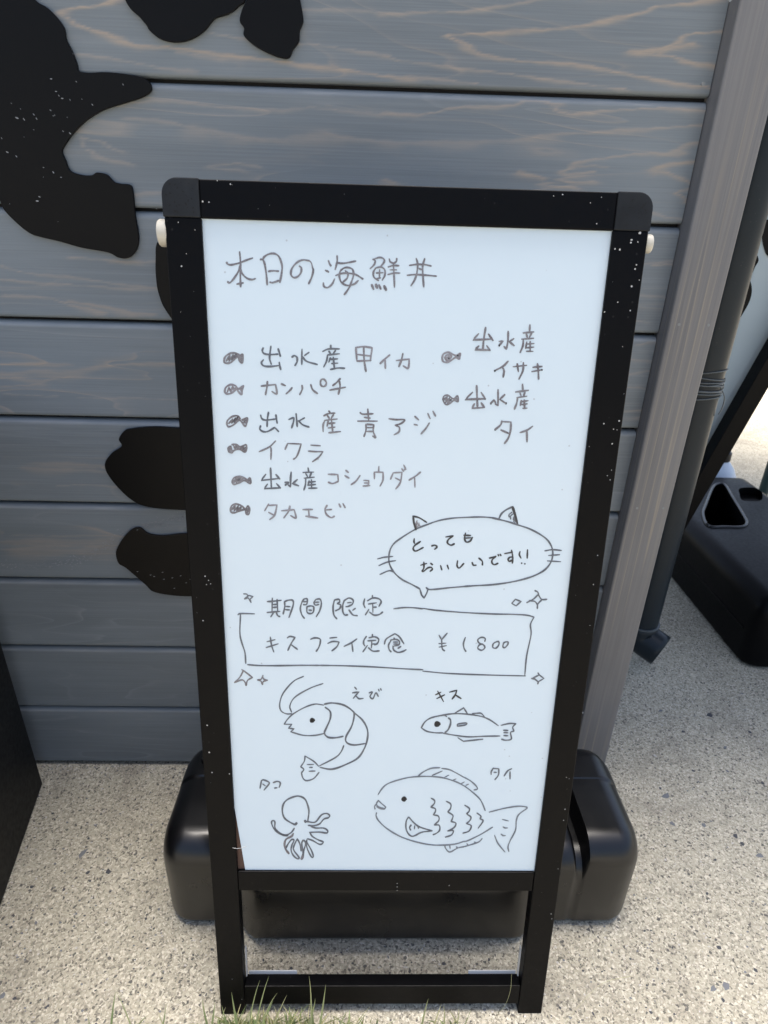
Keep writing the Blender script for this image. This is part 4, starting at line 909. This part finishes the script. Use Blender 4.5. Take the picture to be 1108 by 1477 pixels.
# loose grit
for mt, cnt, sc in (('stoned', 900, .0013), ('stonel', 900, .0014), ('stoneg', 700, .0016)):
    V = []; F = []
    ico = stone_mesh(99+cnt); iv = [np.array(v.co) for v in ico.vertices]; fi = [tuple(p.vertices) for p in ico.polygons]
    for _ in range(cnt):
        x = random.uniform(-1.2, 1.1); y = random.uniform(-.62, .5 if x > .1 else -.01); r_ = sc*random.uniform(.5, 1.5); a = random.uniform(0, 6)
        ca, sa = math.cos(a), math.sin(a); o_ = len(V)
        V += [np.array([x+(v[0]*ca-v[1]*sa)*r_*1.3, y+(v[0]*sa+v[1]*ca)*r_, v[2]*r_*1.2+r_*.05]) for v in iv]; F += [tuple(i+o_ for i in q) for q in fi]
    for _ in range(cnt//3):
        x = random.uniform(-1.3, .1); y = -abs(random.gauss(0, .012)); r_ = sc*random.uniform(.4, 1.3); a = random.uniform(0, 6)
        ca, sa = math.cos(a), math.sin(a); o_ = len(V)
        V += [np.array([x+(v[0]*ca-v[1]*sa)*r_*1.3, y+(v[0]*sa+v[1]*ca)*r_, v[2]*r_*1.2+r_*.05]) for v in iv]; F += [tuple(i+o_ for i in q) for q in fi]
    tag(mk('grit', V, F, M[mt], GND), kind='stuff')

# ------------------------------------------------------------------ grass at the bottom edge
V = []; F = []; tint = []
def blade(root, tip, wd, sag=.25, tn=.3, side=(0, 0)):
    root = np.array(root, float); tip = np.array(tip, float); o_ = len(V); n = 7
    L = np.linalg.norm(tip-root); mid = (root+tip)/2+np.array([side[0], side[1], sag*L*.5])
    pts = [(1-t)**2*root+2*t*(1-t)*mid+t*t*tip for t in np.linspace(0, 1, n)]
    ax = np.cross(tip-root, np.array([0.1, -1, .3])); ax /= np.linalg.norm(ax)+1e-9
    for i, p in enumerate(pts):
        t = i/(n-1); w_ = wd*(1-t**1.6)*.5+.00008
        V.append(p-ax*w_); V.append(p+np.array([0, .4, 0])*w_*.6); V.append(p+ax*w_); tint.extend([tn+t*.15]*3)
    for i in range(n-1):
        a = o_+i*3; F.append((a, a+1, a+4, a+3)); F.append((a+1, a+2, a+5, a+4))
GY = -.512
def gp(x, y, Y): q = onwall(x, y, Y); return q
spec = [(155, 1477, 167, 1430), (190, 1477, 167, 1428), (240, 1477, 228, 1460), (343, 1470, 334, 1431), (352, 1470, 375, 1414), (360, 1468, 388, 1408), (368, 1470, 400, 1432), (385, 1477, 414, 1435), (300, 1477, 292, 1440), (297, 1477, 310, 1445), (228, 1477, 240, 1448), (447, 1477, 446, 1408), (452, 1477, 448, 1435), (455, 1477, 470, 1420), (440, 1477, 455, 1440), (606, 1477, 618, 1440), (640, 1477, 640, 1450), (655, 1477, 662, 1452), (668, 1477, 680, 1455), (480, 1477, 500, 1458), (505, 1477, 530, 1460), (330, 1477, 320, 1450), (410, 1477, 425, 1452), (120, 1477, 128, 1466)]
for x0, y0, x1, y1 in spec:
    Y = GY+random.uniform(-.012, .006)
    r0 = gp(x0, max(y0, 1477), Y); r0[2] = 0.0
    t0 = gp(x1, y1, Y+random.uniform(-.01, .004))
    blade(r0, t0, random.uniform(.0022, .0042), random.uniform(.05, .35), random.uniform(.1, .6), (random.uniform(-.006, .006), 0))
# long arching dry blades at the right
for pts in ([(815, 1477), (838, 1448), (870, 1418), (910, 1408)], [(700, 1477), (725, 1455), (736, 1430), (738, 1405)]):
    Q = [gp(x, y, GY) for x, y in pts]; Q[0][2] = max(0, Q[0][2])
    C2 = crom(Q, 5); o_ = len(V); ax = np.array([.4, 0, .9])
    for i, p in enumerate(C2):
        w_ = .0009*(1-i/len(C2))+.0003; V.append(p-ax*w_); V.append(p+np.array([0, -.0003, 0])); V.append(p+ax*w_); tint.extend([.75]*3)
    for i in range(len(C2)-1):
        a = o_+i*3; F.append((a, a+1, a+4, a+3)); F.append((a+1, a+2, a+5, a+4))
for _ in range(620):
    cx_ = random.choice([350, 340, 365, 375, 390, 410, 430, 460, 360, 380, 400, 440, 450, 300, 330, 480, 350, 360, 400, 520, 640, 210, 330])+random.gauss(0, 18)
    r0 = gp(cx_, 1479, GY); r0[2] = 0; r0[1] = -.4975-random.uniform(-.003, .022); L = random.uniform(.008, .034)
    blade(r0, r0+np.array([random.gauss(0, .014), random.gauss(-.002, .010), L]), random.uniform(.0012, .003), .2, random.choice([.15, .3, .8, .95]))
g = mk('grass', V, F, M['grass'], None, loc=(-.45, -.52, 0), smooth=True)
at = g.data.attributes.new('tint', 'FLOAT', 'POINT'); at.data.foreach_set('value', np.clip(np.array(tint, np.float32), 0, 1))
tag(g, 'sparse green and yellow grass blades growing at the foot of the menu board', 'grass', kind='stuff')
